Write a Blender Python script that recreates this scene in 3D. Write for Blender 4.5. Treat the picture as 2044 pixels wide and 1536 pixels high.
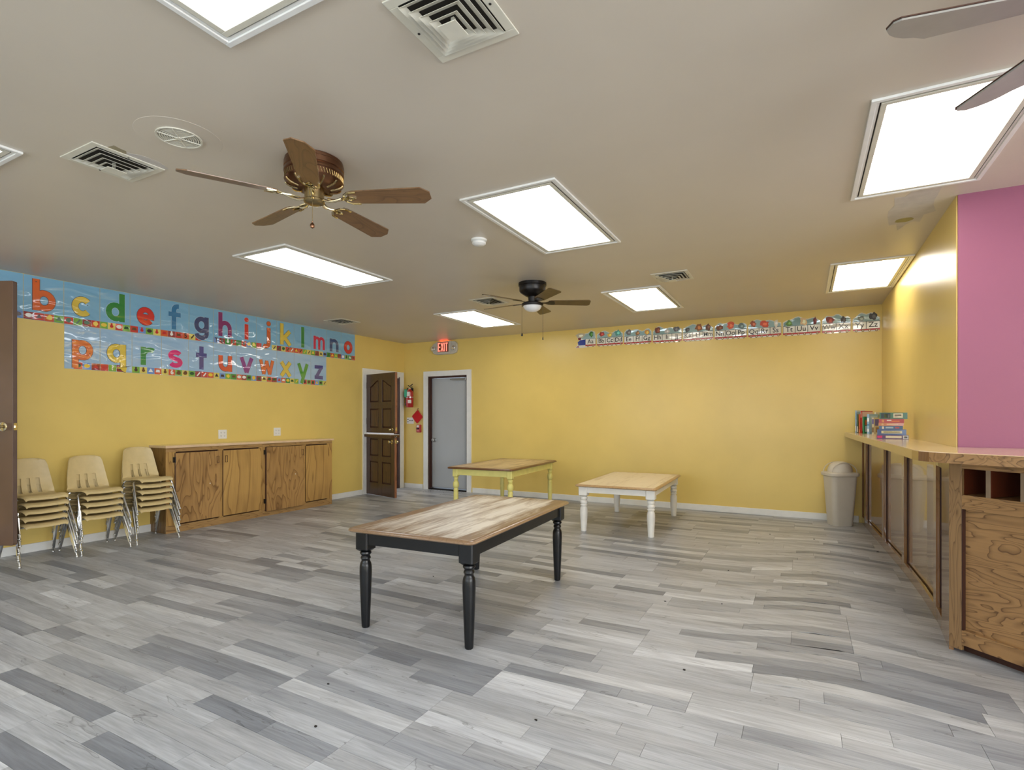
import bpy, math, random
from mathutils import Vector, Matrix
D = bpy.data
for o in list(D.objects): D.objects.remove(o)
scene = bpy.context.scene
COL = scene.collection
# ------------------------------------------------------------------ camera
CAMH, H = 1.31, 2.70
YAW = math.atan2(583.0, 1080.0)
cam_d = D.cameras.new('camera'); cam = D.objects.new('camera', cam_d); COL.objects.link(cam)
cam.location = (0, 0, CAMH); cam.rotation_euler = (math.pi/2, 0, YAW)
cam_d.sensor_width = 36.0; cam_d.lens = 36.0*1080.0/2044.0
cam_d.shift_y = (833.0-768.0)/2044.0
cam_d.clip_start = 0.02
scene.camera = cam
# ------------------------------------------------------------------ world, daylight, exposure
scene.view_settings.view_transform = 'Standard'
scene.view_settings.look = 'None'
scene.view_settings.exposure = 0.25
scene.view_settings.gamma = 1.0
scene.view_settings.use_curve_mapping = False
w = D.worlds.new('world'); scene.world = w; w.use_nodes = True
w.node_tree.nodes['Background'].inputs[0].default_value = (0.72, 0.84, 1.0, 1)
w.node_tree.nodes['Background'].inputs[1].default_value = 1.2
PANEL_E = 4.6
WIN = [(-5.6, -3.8), (-2.6, -0.8), (0.4, 2.2)]          # window openings in the rear wall (x ranges)
for i, (a, b) in enumerate(WIN):
    l = D.lights.new('window_and_fill_light', 'AREA'); l.shape = 'RECTANGLE'; l.size = b-a; l.size_y = 1.3
    l.energy = 58; l.color = (0.72, 0.85, 1.0)
    lo = D.objects.new('window_and_fill_light', l); COL.objects.link(lo)
    lo.location = ((a+b)/2, -3.42, 1.55); lo.rotation_euler = (math.radians(90), 0, 0)
ADDED_WINR = [(-2.4, -0.8), (0.2, 1.8), (2.3, 3.9)]            # unseen windows added at far right to brighten left wall (y ranges)
for i, (a, b) in enumerate(ADDED_WINR):
    l = D.lights.new('window_and_fill_light', 'AREA'); l.shape = 'RECTANGLE'; l.size = b-a; l.size_y = 1.5
    l.energy = (270, 120, 24)[i]; l.color = (0.90, 0.94, 1.0)
    lo = D.objects.new('window_and_fill_light', l); COL.objects.link(lo)
    lo.location = (5.42, (a+b)/2, 1.65); lo.rotation_euler = (math.radians(90), 0, math.radians(90))  # added fill light shining through the made-up right openings
# ------------------------------------------------------------------ materials
def C8(r, g, b):
    f = lambda c: (c/255/12.92 if c <= 10 else ((c/255+0.055)/1.055)**2.4)
    return (f(r), f(g), f(b), 1)
class NT:
    def __init__(s, name):
        s.m = D.materials.new(name); s.m.use_nodes = True
        s.t = s.m.node_tree; s.b = s.t.nodes['Principled BSDF']
    def n(s, typ, **kw):
        x = s.t.nodes.new(typ)
        for k, v in kw.items():
            if k.startswith('i_'): x.inputs[int(k[2:])].default_value = v
            else: setattr(x, k, v)
        return x
    def l(s, a, ao, b, bi): s.t.links.new(a.outputs[ao], b.inputs[bi])
    def coords(s, scale=(1,1,1), which='Object'):
        tc = s.n('ShaderNodeTexCoord'); mp = s.n('ShaderNodeMapping')
        mp.inputs['Scale'].default_value = scale
        s.l(tc, which, mp, 0); return mp
    def noise(s, vec, scale, detail=3, rough=0.55, dist=0.0):
        x = s.n('ShaderNodeTexNoise'); x.inputs['Scale'].default_value = scale
        x.inputs['Detail'].default_value = detail; x.inputs['Roughness'].default_value = rough
        x.inputs['Distortion'].default_value = dist
        if vec is not None: s.l(vec, 0, x, 'Vector')
        return x
    def ramp(s, src, out, stops):
        x = s.n('ShaderNodeValToRGB'); e = x.color_ramp.elements
        while len(e) < len(stops): e.new(0.5)
        for i, (p, c) in enumerate(stops):
            e[i].position = p; e[i].color = c if len(c) == 4 else (*c, 1)
        s.l(src, out, x, 0); return x
    def math(s, op, a, b=None, v=0.0):
        x = s.n('ShaderNodeMath', operation=op)
        s.l(a[0], a[1], x, 0)
        if b is not None: s.l(b[0], b[1], x, 1)
        else: x.inputs[1].default_value = v
        return x
    def mix(s, fac, a, b, blend='MIX'):
        x = s.n('ShaderNodeMix', data_type='RGBA', blend_type=blend)
        for sock, v in ((0, fac), (6, a), (7, b)):
            if isinstance(v, tuple) and hasattr(v[0], 'outputs'): s.t.links.new(v[0].outputs[v[1]], x.inputs[sock])
            else: x.inputs[sock].default_value = v
        return x
    def bump(s, src, out, strength, dist=0.01):
        x = s.n('ShaderNodeBump'); x.inputs['Strength'].default_value = strength; x.inputs['Distance'].default_value = dist
        s.l(src, out, x, 'Height'); s.l(x, 0, s.b, 'Normal'); return x
    def set(s, **kw):
        for k, v in kw.items(): s.b.inputs[k.replace('_', ' ')].default_value = v
BK, WH = (0,0,0,1), (1,1,1,1)
def plain(name, col, rough=0.5, metal=0.0, var=0.08, sc=12, bump=0.0, coat=0.0, spec=0.5):
    t = NT(name); mp = t.coords(); nz = t.noise(mp, sc)
    r = t.ramp(nz, 0, [(0.3, tuple(c*(1-var) for c in col[:3])), (0.7, tuple(min(1, c*(1+var)) for c in col[:3]))])
    t.l(r, 0, t.b, 'Base Color'); t.set(Roughness=rough, Metallic=metal)
    t.b.inputs['Coat Weight'].default_value = coat; t.b.inputs['Coat Roughness'].default_value = 0.08
    t.b.inputs['Specular IOR Level'].default_value = spec
    if bump: t.bump(t.noise(mp, sc*6), 0, bump, 0.004)
    return t.m
def emit(name, col, st):
    t = NT(name); t.set(Base_Color=col, Emission_Color=col, Emission_Strength=st, Roughness=0.5); return t.m
def paint(name, col, rough=0.35, bump=0.12, var=0.035, spec=0.5):
    t = NT(name); mp = t.coords(); a = t.noise(mp, 1.3, 4)
    r = t.ramp(a, 0, [(0.35, tuple(c*(1-var) for c in col[:3])), (0.65, tuple(c*(1+var) for c in col[:3]))])
    t.l(r, 0, t.b, 'Base Color'); t.set(Roughness=rough)
    t.b.inputs['Specular IOR Level'].default_value = spec
    t.bump(t.noise(mp, 55, 3), 0, bump, 0.003); return t.m
def wood(name, light, dark, axis='z', lines=9.0, rough=0.4, coat=0.0, coatr=0.1, sc=1.0, line_amt=0.75, warp=0.0):
    """plain-sawn veneer: contour lines of a slow noise stretched along the grain plus fine fibres"""
    st = {'x': (1.1, 5.5, 5.5), 'y': (5.5, 1.1, 5.5), 'z': (5.5, 5.5, 1.1)}[axis]
    fi = {'x': (4, 90, 90), 'y': (90, 4, 90), 'z': (90, 90, 4)}[axis]
    t = NT(name); mp = t.coords(tuple(v*sc for v in st)); a = t.noise(mp, 1.0, 2.0, 0.45, 0.6)
    j = t.noise(t.coords(tuple(v*9 for v in st)), 1.0, 3)
    a2 = t.math('MULTIPLY_ADD', (j, 0), v=0.007); t.t.links.new(a.outputs[0], a2.inputs[2])
    k = t.math('MULTIPLY', (a2, 0), v=lines*2.4); fr = t.math('FRACT', (k, 0))
    ln = t.ramp(fr, 0, [(0.0, BK), (0.45, BK), (0.86, (0.45,0.45,0.45,1)), (0.95, WH), (1.0, BK)])
    fb = t.noise(t.coords(fi), 1.0, 3)
    base = t.mix((fb, 0), tuple(0.78*c for c in light[:3])+(1,), tuple(min(1, 1.15*c) for c in light[:3])+(1,))
    bl = t.noise(t.coords((2.2, 2.2, 2.2)), 1.0, 2)
    base2 = t.mix((t.ramp(bl, 0, [(0.35, BK), (0.75, (0.22,0.22,0.22,1))]), 0), (base, 2), dark)
    am = t.math('MULTIPLY', (ln, 0), v=line_amt)
    c = t.mix((am, 0), (base2, 2), dark)
    t.l(c, 2, t.b, 'Base Color'); t.set(Roughness=rough)
    t.b.inputs['Coat Weight'].default_value = coat; t.b.inputs['Coat Roughness'].default_value = coatr
    if warp: t.bump(t.noise(t.coords((3,3,1.5)), 2.0, 2), 0, warp, 0.01)
    return t.m
M = {}
M['yellow'] = paint('yellow_wall_paint', C8(228,200,114), 0.30)
M['purple'] = paint('plum_wall_paint', C8(137,76,102), 0.5)
M['ceil'] = paint('ceiling_paint', C8(206,197,182), 0.38, 0.06, 0.02, 0.5)
M['white'] = plain('white_gloss_trim', C8(232,232,228), 0.35, var=0.03)
M['hall'] = plain('corridor_paint', C8(225,228,235), 0.6, var=0.02)
M['beige'] = plain('vent_enamel', C8(214,211,196), 0.4, var=0.04)
M['dark'] = plain('dark_void', C8(28,24,20), 0.8)
M['oak'] = wood('oak_plywood', C8(176,136,82), C8(92,56,26), 'y', 4.5, 0.38, 0.25, 0.25)
M['oak2'] = wood('oak_plywood_pale', C8(188,148,84), C8(104,66,30), 'y', 2.6, 0.38, 0.25, 0.25, 0.8)
M['oakx'] = wood('oak_rail_grain', C8(172,136,86), C8(104,70,38), 'x', 4, 0.38, 0.25, 0.25, 1.4)
M['oakend'] = wood('oak_side_panel', C8(138,106,60), C8(86,58,30), 'y', 4, 0.4, 0.2, 0.25)
M['edge'] = plain('dark_door_edge', C8(70,40,26), 0.45)
M['lam'] = wood('pale_laminate_top', C8(222,198,164), C8(198,168,128), 'y', 4, 0.22, 0.6, 0.12, 1.0, 0.3)
M['barfront'] = wood('bar_front_oak', C8(162,124,80), C8(82,54,30), 'x', 5, 0.4, 0.2, 0.2, 1.9, 0.9)
M['barstile'] = wood('bar_stile_oak', C8(148,116,78), C8(86,60,38), 'z', 6, 0.4, 0.2, 0.2, 1.6, 0.8)
M['barpanel'] = wood('varnished_bar_panel', C8(150,116,80), C8(118,84,52), 'z', 5, 0.22, 1.0, 0.035, 0.6, 0.4, 0.03)
M['barpanel'].node_tree.nodes['Principled BSDF'].inputs['Coat IOR'].default_value = 2.1
M['barside'] = wood('varnished_bar_frame', C8(140,98,52), C8(98,64,32), 'z', 5, 0.25, 1.0, 0.06, 1.0, 0.5)
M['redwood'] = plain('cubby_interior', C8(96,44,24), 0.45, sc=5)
M['toe_and_shade'] = plain('toe_kick', C8(58,28,16), 0.6)  # toe kick brown, also painted as shade in door grooves and bar recesses
M['dooroak'] = wood('dark_stained_door', C8(80,48,24), C8(44,25,12), 'y', 3, 0.32, 0.4, 0.2)
M['doorrail'] = wood('dark_stained_rail', C8(72,43,21), C8(42,24,12), 'y', 3, 0.32, 0.4, 0.2, 1.5)
M['worn'] = wood('worn_door_edge', C8(150,98,66), C8(100,58,36), 'y', 5, 0.5)
M['leftdoor'] = plain('brown_painted_door', C8(94,69,53), 0.4, var=0.12, sc=3, coat=0.3)
M['leftdooredge'] = plain('brown_painted_edge', C8(98,80,72), 0.4)
M['jamb'] = plain('brown_jamb', C8(70,44,36), 0.4)
M['grey'] = plain('grey_steel_door', C8(178,182,184), 0.45, var=0.02, sc=2)
M['brass'] = plain('antique_brass', C8(164,144,104), 0.25, 1.0, 0.15)
M['bronze'] = plain('antique_bronze', C8(122,88,66), 0.3, 1.0, 0.2)
M['poly_brass'] = plain('polished_brass', C8(214,202,168), 0.2, 1.0, 0.05)
M['chrome'] = plain('chrome', C8(225,228,232), 0.14, 1.0, 0.02)
M['steel'] = plain('satin_steel', C8(190,190,188), 0.35, 1.0, 0.04)
M['black'] = plain('black_metal', C8(26,22,20), 0.35, 0.3, 0.1)
M['blackpaint'] = plain('black_furniture_paint', C8(15,16,18), 0.32, var=0.2, spec=0.4)
M['whitepaint'] = plain('white_furniture_paint', C8(232,230,224), 0.4, var=0.04)
M['yellowpaint'] = plain('soft_yellow_furniture_paint', C8(224,214,128), 0.4, var=0.05)
M['blade'] = wood('fan_blade_walnut', C8(124,90,54), C8(70,46,24), 'x', 6, 0.4, 0.2, 0.2, 1.6, 0.6)
M['blade2'] = plain('fan_blade_dark_oak', C8(98,78,44), 0.45, var=0.15)
M['blade3'] = plain('fan_blade_silver', C8(158,154,148), 0.4, 0.0, 0.05)
M['glass'] = plain('frosted_glass', C8(226,226,226), 0.35, var=0.01, coat=0.5)
M['plastic'] = plain('tan_chair_plastic', C8(206,184,132), 0.42, var=0.04, sc=20, bump=0.05)
M['rubber'] = plain('dark_rubber', C8(40,38,36), 0.6)
M['bin'] = plain('beige_bin_plastic', C8(206,198,182), 0.42, var=0.02)
M['outlet'] = plain('ivory_plate', C8(234,232,226), 0.35, var=0.02)
M['slot'] = plain('outlet_slot', C8(96,94,90), 0.6)
M['red'] = plain('extinguisher_red', C8(178,22,26), 0.28, coat=0.6)
M['cloth'] = plain('red_quilted_cloth', C8(200,20,22), 0.85, bump=0.6, sc=30)
M['green'] = plain('green_tag', C8(30,150,110), 0.5)
M['paper'] = plain('white_paper', C8(236,234,228), 0.6, var=0.02)
M['signbody'] = plain('beige_sign_housing', C8(196,190,176), 0.4, var=0.03)
M['exit'] = emit('exit_red', (1.0, 0.24, 0.17, 1), 0.95)
M['diffcool'] = emit('light_diffuser_cool', (0.93, 0.965, 1.0, 1), PANEL_E)
M['diffwarm'] = emit('light_diffuser_warm', (1.0, 0.945, 0.85, 1), PANEL_E*1.5)
M['patch'] = plain('old_paint_patch', C8(150,140,112), 0.7)
M['patch2'] = plain('filler_patch', C8(196,190,182), 0.7)
M['patch3'] = plain('mustard_paint_patch', C8(160,150,92), 0.6)
M['grime'] = plain('floor_debris', C8(40,36,32), 0.9)
M['subfloor'] = plain('dark_subfloor', C8(60,58,56), 0.9)
def lam_card(name, col, rough=0.35):
    t = NT(name); t.set(Base_Color=col, Roughness=rough)
    t.b.inputs['Coat Weight'].default_value = 1.0; t.b.inputs['Coat Roughness'].default_value = 0.06
    g = t.n('ShaderNodeNewGeometry'); mp = t.n('ShaderNodeMapping'); mp.inputs['Scale'].default_value = (1.0, 1.0, 2.6)
    t.l(g, 'Position', mp, 0); nz = t.noise(mp, 2.6, 1.5, 0.4, 0.8)
    x = t.n('ShaderNodeBump'); x.inputs['Strength'].default_value = 0.85; x.inputs['Distance'].default_value = 0.024; t.b.inputs['Coat IOR'].default_value = 1.85
    t.l(nz, 0, x, 'Height'); t.l(x, 0, t.b, 'Coat Normal'); t.l(x, 0, t.b, 'Normal'); return t.m
CARD = {}
def card(r, g, b):
    k = (r, g, b)
    if k not in CARD: CARD[k] = lam_card('laminated_print_%d_%d_%d' % k, C8(*k))
    return CARD[k]
INK = {}
def ink(r, g, b, rough=0.45):
    k = (r, g, b)
    if k not in INK: INK[k] = plain('print_%d_%d_%d' % k, C8(*k), rough, var=0.02, coat=0.4)
    return INK[k]
# floor: tone comes from a per-plank colour, the grain from world position
def floor_mat():
    t = NT('grey_plank_floor')
    at = t.n('ShaderNodeAttribute', attribute_name='tone')
    g = t.n('ShaderNodeNewGeometry')
    off = t.n('ShaderNodeVectorMath', operation='MULTIPLY_ADD')
    t.l(at, 0, off, 0); off.inputs[1].default_value = (37.0, 53.0, 71.0); t.l(g, 'Position', off, 2)
    m1 = t.n('ShaderNodeMapping'); m1.inputs['Scale'].default_value = (1.6, 16, 1); t.l(off, 0, m1, 0)
    m2 = t.n('ShaderNodeMapping'); m2.inputs['Scale'].default_value = (6, 120, 1); t.l(off, 0, m2, 0)
    m3 = t.n('ShaderNodeMapping'); m3.inputs['Scale'].default_value = (2.6, 13, 1); t.l(off, 0, m3, 0)
    soft = t.noise(m1, 1.0, 3, 0.6, 0.8); fine = t.noise(m2, 1.0, 3)
    crack = t.noise(m3, 1.0, 2.5, 0.5, 1.5)
    r1 = t.ramp(soft, 0, [(0.25, (0.66,0.66,0.67,1)), (0.6, (1.0,1.0,1.0,1)), (0.85, (1.16,1.15,1.13,1))])
    r2 = t.ramp(fine, 0, [(0.3, (0.82,0.82,0.82,1)), (0.7, (1.10,1.10,1.10,1))])
    r3 = t.ramp(crack, 0, [(0.0, WH), (0.655, WH), (0.672, (0.45,0.44,0.43,1)), (0.69, (0.9,0.9,0.9,1)), (1.0, WH)])
    c = t.mix(1.0, (at, 0), (r1, 0), 'MULTIPLY'); c = t.mix(1.0, (c, 2), (r2, 0), 'MULTIPLY'); c = t.mix(0.8, (c, 2), (r3, 0), 'MULTIPLY')
    t.l(c, 2, t.b, 'Base Color'); t.set(Roughness=0.36)
    t.b.inputs['Specular IOR Level'].default_value = 0.5
    t.bump(fine, 0, 0.10, 0.002); return t.m
M['floor'] = floor_mat()
def tabletop_mat(name, brown, white, lo, hi, edge=.2):
    t = NT(name); g = t.coords()
    m1 = t.n('ShaderNodeMapping'); m1.inputs['Scale'].default_value = (11, 1.3, 1); t.l(g, 0, m1, 0)
    m2 = t.n('ShaderNodeMapping'); m2.inputs['Scale'].default_value = (70, 4, 1); t.l(g, 0, m2, 0)
    oi = t.n('ShaderNodeObjectInfo')
    a = t.noise(m1, 1.0, 5, 0.7, 0.4); f = t.noise(m2, 1.0, 3)
    s0 = t.math('MULTIPLY_ADD', (oi, 'Random'), v=0.10); s0.inputs[2].default_value = -0.05
    sx = t.n('ShaderNodeSeparateXYZ'); t.l(g, 0, sx, 0)
    ax = t.math('ABSOLUTE', (sx, 0)); ay = t.math('ABSOLUTE', (sx, 1))
    mx = t.n('ShaderNodeMapRange', interpolation_type='SMOOTHSTEP'); t.l(ax, 0, mx, 0); mx.inputs[1].default_value = .26; mx.inputs[2].default_value = .44; mx.inputs[3].default_value = 0; mx.inputs[4].default_value = -edge
    my = t.n('ShaderNodeMapRange', interpolation_type='SMOOTHSTEP'); t.l(ay, 0, my, 0); my.inputs[1].default_value = .55; my.inputs[2].default_value = .80; my.inputs[3].default_value = 0; my.inputs[4].default_value = -edge*.7
    s = t.math('ADD', (mx, 0), (my, 0)); s = t.math('ADD', (s, 0), (s0, 0))
    k = t.math('ADD', (a, 0), (s, 0)); k = t.math('MULTIPLY_ADD', (f, 0), v=0.25); 
    s2 = t.math('ADD', (a, 0), (s, 0)); t.t.links.new(s2.outputs[0], k.inputs[2])
    r = t.ramp(k, 0, [(lo, BK), (hi, WH)])
    br = t.mix((f, 0), tuple(0.6*c for c in brown[:3])+(1,), brown)
    c = t.mix((r, 0), (br, 2), white)
    t.l(c, 2, t.b, 'Base Color'); t.set(Roughness=0.42)
    t.b.inputs['Coat Weight'].default_value = 0.15
    return t.m
M['topblack'] = tabletop_mat('weathered_top_whitewash', C8(150,120,90), C8(230,222,208), 0.42, 0.72)
M['topblackrim'] = wood('table_rim_brown', C8(140,112,84), C8(98,72,50), 'y', 4, 0.3, 0.5, 0.15, 1.5, 0.4)
M['topyellow'] = tabletop_mat('weathered_top_brown', C8(150,114,76), C8(216,194,152), 0.36, 0.75, .10)
M['topyellowrim'] = wood('table_rim_dark', C8(112,74,40), C8(66,40,22), 'y', 4, 0.35, 0.3, 0.2, 1.5, 0.5)
M['topwhite'] = tabletop_mat('natural_top', C8(196,168,126), C8(230,214,184), 0.22, 0.6, .06)
M['topwhiterim'] = wood('table_rim_natural', C8(184,150,104), C8(138,104,66), 'y', 4, 0.35, 0.3, 0.2, 1.5, 0.4)
# ------------------------------------------------------------------ mesh helpers
class MB:
    def __init__(s): s.v = []; s.f = []; s.sm = []
    def add(s, vs, fs, smooth=False):
        k = len(s.v); s.v += [tuple(v) for v in vs]
        for f in fs: s.f.append(tuple(i+k for i in f)); s.sm.append(smooth)
        return s
    def box(s, x0, x1, y0, y1, z0, z1):
        return s.add([(x0,y0,z0),(x1,y0,z0),(x1,y1,z0),(x0,y1,z0),(x0,y0,z1),(x1,y0,z1),(x1,y1,z1),(x0,y1,z1)],
                     [(0,3,2,1),(4,5,6,7),(0,1,5,4),(1,2,6,5),(2,3,7,6),(3,0,4,7)])
    def prism(s, poly, z0, z1, fn=None, smooth=False):
        n = len(poly)
        a = sum(poly[i][0]*poly[(i+1)%n][1]-poly[(i+1)%n][0]*poly[i][1] for i in range(n))
        if a < 0: poly = poly[::-1]
        vs = [(x,y,z0) for x,y in poly]+[(x,y,z1) for x,y in poly]
        if fn: vs = [fn(*v) for v in vs]
        fs = [tuple(range(n))[::-1], tuple(range(n, 2*n))]
        s.add(vs, fs); k = len(s.v)-2*n
        for i in range(n):
            j = (i+1) % n; s.f.append((k+i, k+j, k+n+j, k+n+i)); s.sm.append(smooth)
        return s
    def lathe(s, prof, n=24, c=(0,0,0), smooth=True, M4=None, caps=True):
        vs = []; m = len(prof)
        for k in range(n):
            a = 2*math.pi*k/n
            for r, z in prof: vs.append((r*math.cos(a), r*math.sin(a), z))
        if M4 is not None: vs = [tuple(M4 @ Vector(v)) for v in vs]
        vs = [(v[0]+c[0], v[1]+c[1], v[2]+c[2]) for v in vs]
        fs = []
        for k in range(n):
            j = (k+1) % n
            for i in range(m-1): fs.append((k*m+i, j*m+i, j*m+i+1, k*m+i+1))
        s.add(vs, fs, smooth)
        b = len(s.v)-n*m
        if not caps: return s
        if prof[0][0] > 1e-5: s.f.append(tuple(b+k*m for k in range(n))[::-1]); s.sm.append(False)
        if prof[-1][0] > 1e-5: s.f.append(tuple(b+k*m+m-1 for k in range(n))); s.sm.append(False)
        return s
    def tube(s, pts, r, n=8, r1=None, caps=True):
        P = [Vector(p) for p in pts]; m = len(P); vs = []; up = None
        for i, p in enumerate(P):
            d = (P[min(i+1, m-1)]-P[max(i-1, 0)]).normalized()
            if up is None: up = Vector((0,0,1)) if abs(d.z) < 0.9 else Vector((1,0,0))
            a = d.cross(up).normalized(); b = a.cross(d).normalized(); up = b
            rr = r if r1 is None else r+(r1-r)*i/(m-1)
            for k in range(n):
                t = 2*math.pi*k/n; vs.append(tuple(p+a*(rr*math.cos(t))+b*(rr*math.sin(t))))
        fs = [(i*n+k, i*n+(k+1)%n, (i+1)*n+(k+1)%n, (i+1)*n+k) for i in range(m-1) for k in range(n)]
        s.add(vs, fs, True)
        if caps:
            b = len(s.v)-m*n
            s.f.append(tuple(b+k for k in range(n))[::-1]); s.sm.append(False)
            s.f.append(tuple(b+(m-1)*n+k for k in range(n))); s.sm.append(False)
        return s
    def ribbon(s, pts, w, z0, z1, closed=False):
        P = [Vector((p[0], p[1])) for p in pts]; m = len(P); L = []; R = []
        for i in range(m):
            if closed: a = P[i]-P[i-1]; b = P[(i+1) % m]-P[i]
            else: a = P[i]-P[max(i-1, 0)] if i else P[1]-P[0]; b = P[min(i+1, m-1)]-P[i] if i < m-1 else a
            a = a.normalized(); b = b.normalized(); d = (a+b).normalized(); nn = Vector((-d.y, d.x))
            c = max(0.35, nn.dot(Vector((-a.y, a.x)))); q = nn*(w/2/c)
            L.append(P[i]+q); R.append(P[i]-q)
        k = m if closed else m-1
        for i in range(k):
            j = (i+1) % m
            s.add([(R[i].x,R[i].y,z0),(R[j].x,R[j].y,z0),(L[j].x,L[j].y,z0),(L[i].x,L[i].y,z0),
                   (R[i].x,R[i].y,z1),(R[j].x,R[j].y,z1),(L[j].x,L[j].y,z1),(L[i].x,L[i].y,z1)],
                  [(4,5,6,7),(0,1,5,4),(2,3,7,6)]+([] if closed else ([(3,0,4,7)] if i == 0 else [])+([(1,2,6,5)] if i == k-1 else [])))
        return s
    def rring(s, x0, x1, y0, y1, wd, z0, z1):
        s.box(x0, x1, y0, y0+wd, z0, z1); s.box(x0, x1, y1-wd, y1, z0, z1)
        s.box(x0, x0+wd, y0+wd, y1-wd, z0, z1); s.box(x1-wd, x1, y0+wd, y1-wd, z0, z1); return s
    def mesh(s, name):
        me = D.meshes.new(name); me.from_pydata(s.v, [], s.f); me.update()
        for p, q in zip(me.polygons, s.sm): p.use_smooth = q
        return me
    def build(s, name, mat, parent=None, bevel=0, label=None):
        me = s.mesh(name); me.materials.append(mat)
        if any(s.sm):
            try: me.set_sharp_from_angle(angle=math.radians(40))
            except Exception: pass
        o = D.objects.new(name, me); COL.objects.link(o)
        if parent is not None: o.parent = parent
        if bevel:
            b = o.modifiers.new('bevel', 'BEVEL'); b.width = bevel; b.segments = 2; b.limit_method = 'ANGLE'
        if label: o['label'] = label
        return o
def thing(name, label, cat, loc=(0,0,0), rz=0, group=None, mat4=None):
    o = D.objects.new(name, None); COL.objects.link(o); o.empty_display_size = 0.05
    if mat4 is not None: o.matrix_world = mat4
    else: o.location = loc; o.rotation_euler = (0, 0, rz)
    o['label'] = label; o['category'] = cat
    if group: o['group'] = group
    return o
def tag(o, label, cat, group=None):
    o['label'] = label; o['category'] = cat
    if group: o['group'] = group
    return o
def struct(o): o['kind'] = 'structure'; return o
def kids(o): return [c for c in D.objects if c.parent == o]
def dup(root, loc, rz, label):
    r = root.copy(); COL.objects.link(r); r.location = loc; r.rotation_euler = (0,0,rz); r['label'] = label
    for ch in KID[root.name]:
        c = ch.copy(); COL.objects.link(c); c.parent = r
        for g in KID.get(ch.name, []):
            d = g.copy(); COL.objects.link(d); d.parent = c
    return r
KID = {}
def note(root):
    KID[root.name] = kids(root)
    for c in KID[root.name]: KID[c.name] = kids(c)
def wallmat(kind, p, roll=0.0):
    """frame on a wall: local x runs right, y up, z out of the wall"""
    if kind == 'left': R = Matrix(((0,0,1),(1,0,0),(0,1,0)))
    else: R = Matrix(((1,0,0),(0,0,-1),(0,1,0)))
    return Matrix.Translation(p) @ R.to_4x4() @ Matrix.Rotation(roll, 4, 'Z')
def circ(cx, cy, r, n=16, ry=None, a0=0, a1=360):
    ry = r if ry is None else ry
    full = abs(a1-a0) >= 360; m = n if full else n+1
    return [(cx+r*math.cos(math.radians(a0+(a1-a0)*i/n)), cy+ry*math.sin(math.radians(a0+(a1-a0)*i/n))) for i in range(m)]
def rrect(x0, x1, y0, y1, r, n=4):
    P = []
    for cx, cy, a in ((x1-r, y0+r, -90), (x1-r, y1-r, 0), (x0+r, y1-r, 90), (x0+r, y0+r, 180)):
        P += [(cx+r*math.cos(math.radians(a+90*i/n)), cy+r*math.sin(math.radians(a+90*i/n))) for i in range(n+1)]
    return P
def text_mesh(body, size, z0, depth, thick=0.0, squash=1.0):
    c = D.curves.new('text', 'FONT'); c.body = body; c.size = size; c.extrude = depth/2; c.offset = thick
    c.align_x = 'CENTER'; c.align_y = 'CENTER'; c.resolution_u = 3
    o = D.objects.new('text', c); COL.objects.link(o)
    dg = bpy.context.evaluated_depsgraph_get(); me = D.meshes.new_from_object(o.evaluated_get(dg))
    mb = MB(); mb.v = [(v.co.x*squash, v.co.y, v.co.z+z0+depth/2) for v in me.vertices]
    mb.f = [tuple(p.vertices) for p in me.polygons]; mb.sm = [False]*len(mb.f)
    D.objects.remove(o); D.curves.remove(c); D.meshes.remove(me); return mb
def shift(mb, dx, dy, dz=0): mb.v = [(x+dx, y+dy, z+dz) for x, y, z in mb.v]; return mb
def xform(mb, m4): mb.v = [tuple(m4 @ Vector(v)) for v in mb.v]; return mb
# ------------------------------------------------------------------ room shell
XL, YB, XR, YR = -6.63, 8.00, 5.2, -3.2        # left wall, back wall, far right, rear wall
PX, PY = 0.84, 4.30                            # partition: yellow side face X, plum front face Y
DH = 2.06
struct(MB().box(XL-.12, XR+.12, YR-.3, YB+1.3, -0.10, -0.004).build('floor', M['subfloor']))
floor = D.objects['floor']
struct(MB().box(XL-.12, XR+.12, YR-.12, YB+.12, H, H+.1).build('ceiling', M['ceil']))
ceiling = D.objects['ceiling']
# left wall with two door openings
L1, L2 = (0.72, 1.62), (7.00, 7.875)          # y ranges of the openings
DB, DT = 0.235, 2.46                            # raised near door
mb = MB()
mb.box(XL-.12, XL, YR, L1[0], 0, H); mb.box(XL-.12, XL, L1[0], L1[1], 0, DB); mb.box(XL-.12, XL, L1[0], L1[1], DT, H)
mb.box(XL-.12, XL, L1[1], L2[0], 0, H); mb.box(XL-.12, XL, L2[0], L2[1], DH, H); mb.box(XL-.12, XL, L2[1], YB+.12, 0, H)
struct(mb.build('wall_left', M['yellow']))
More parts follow.
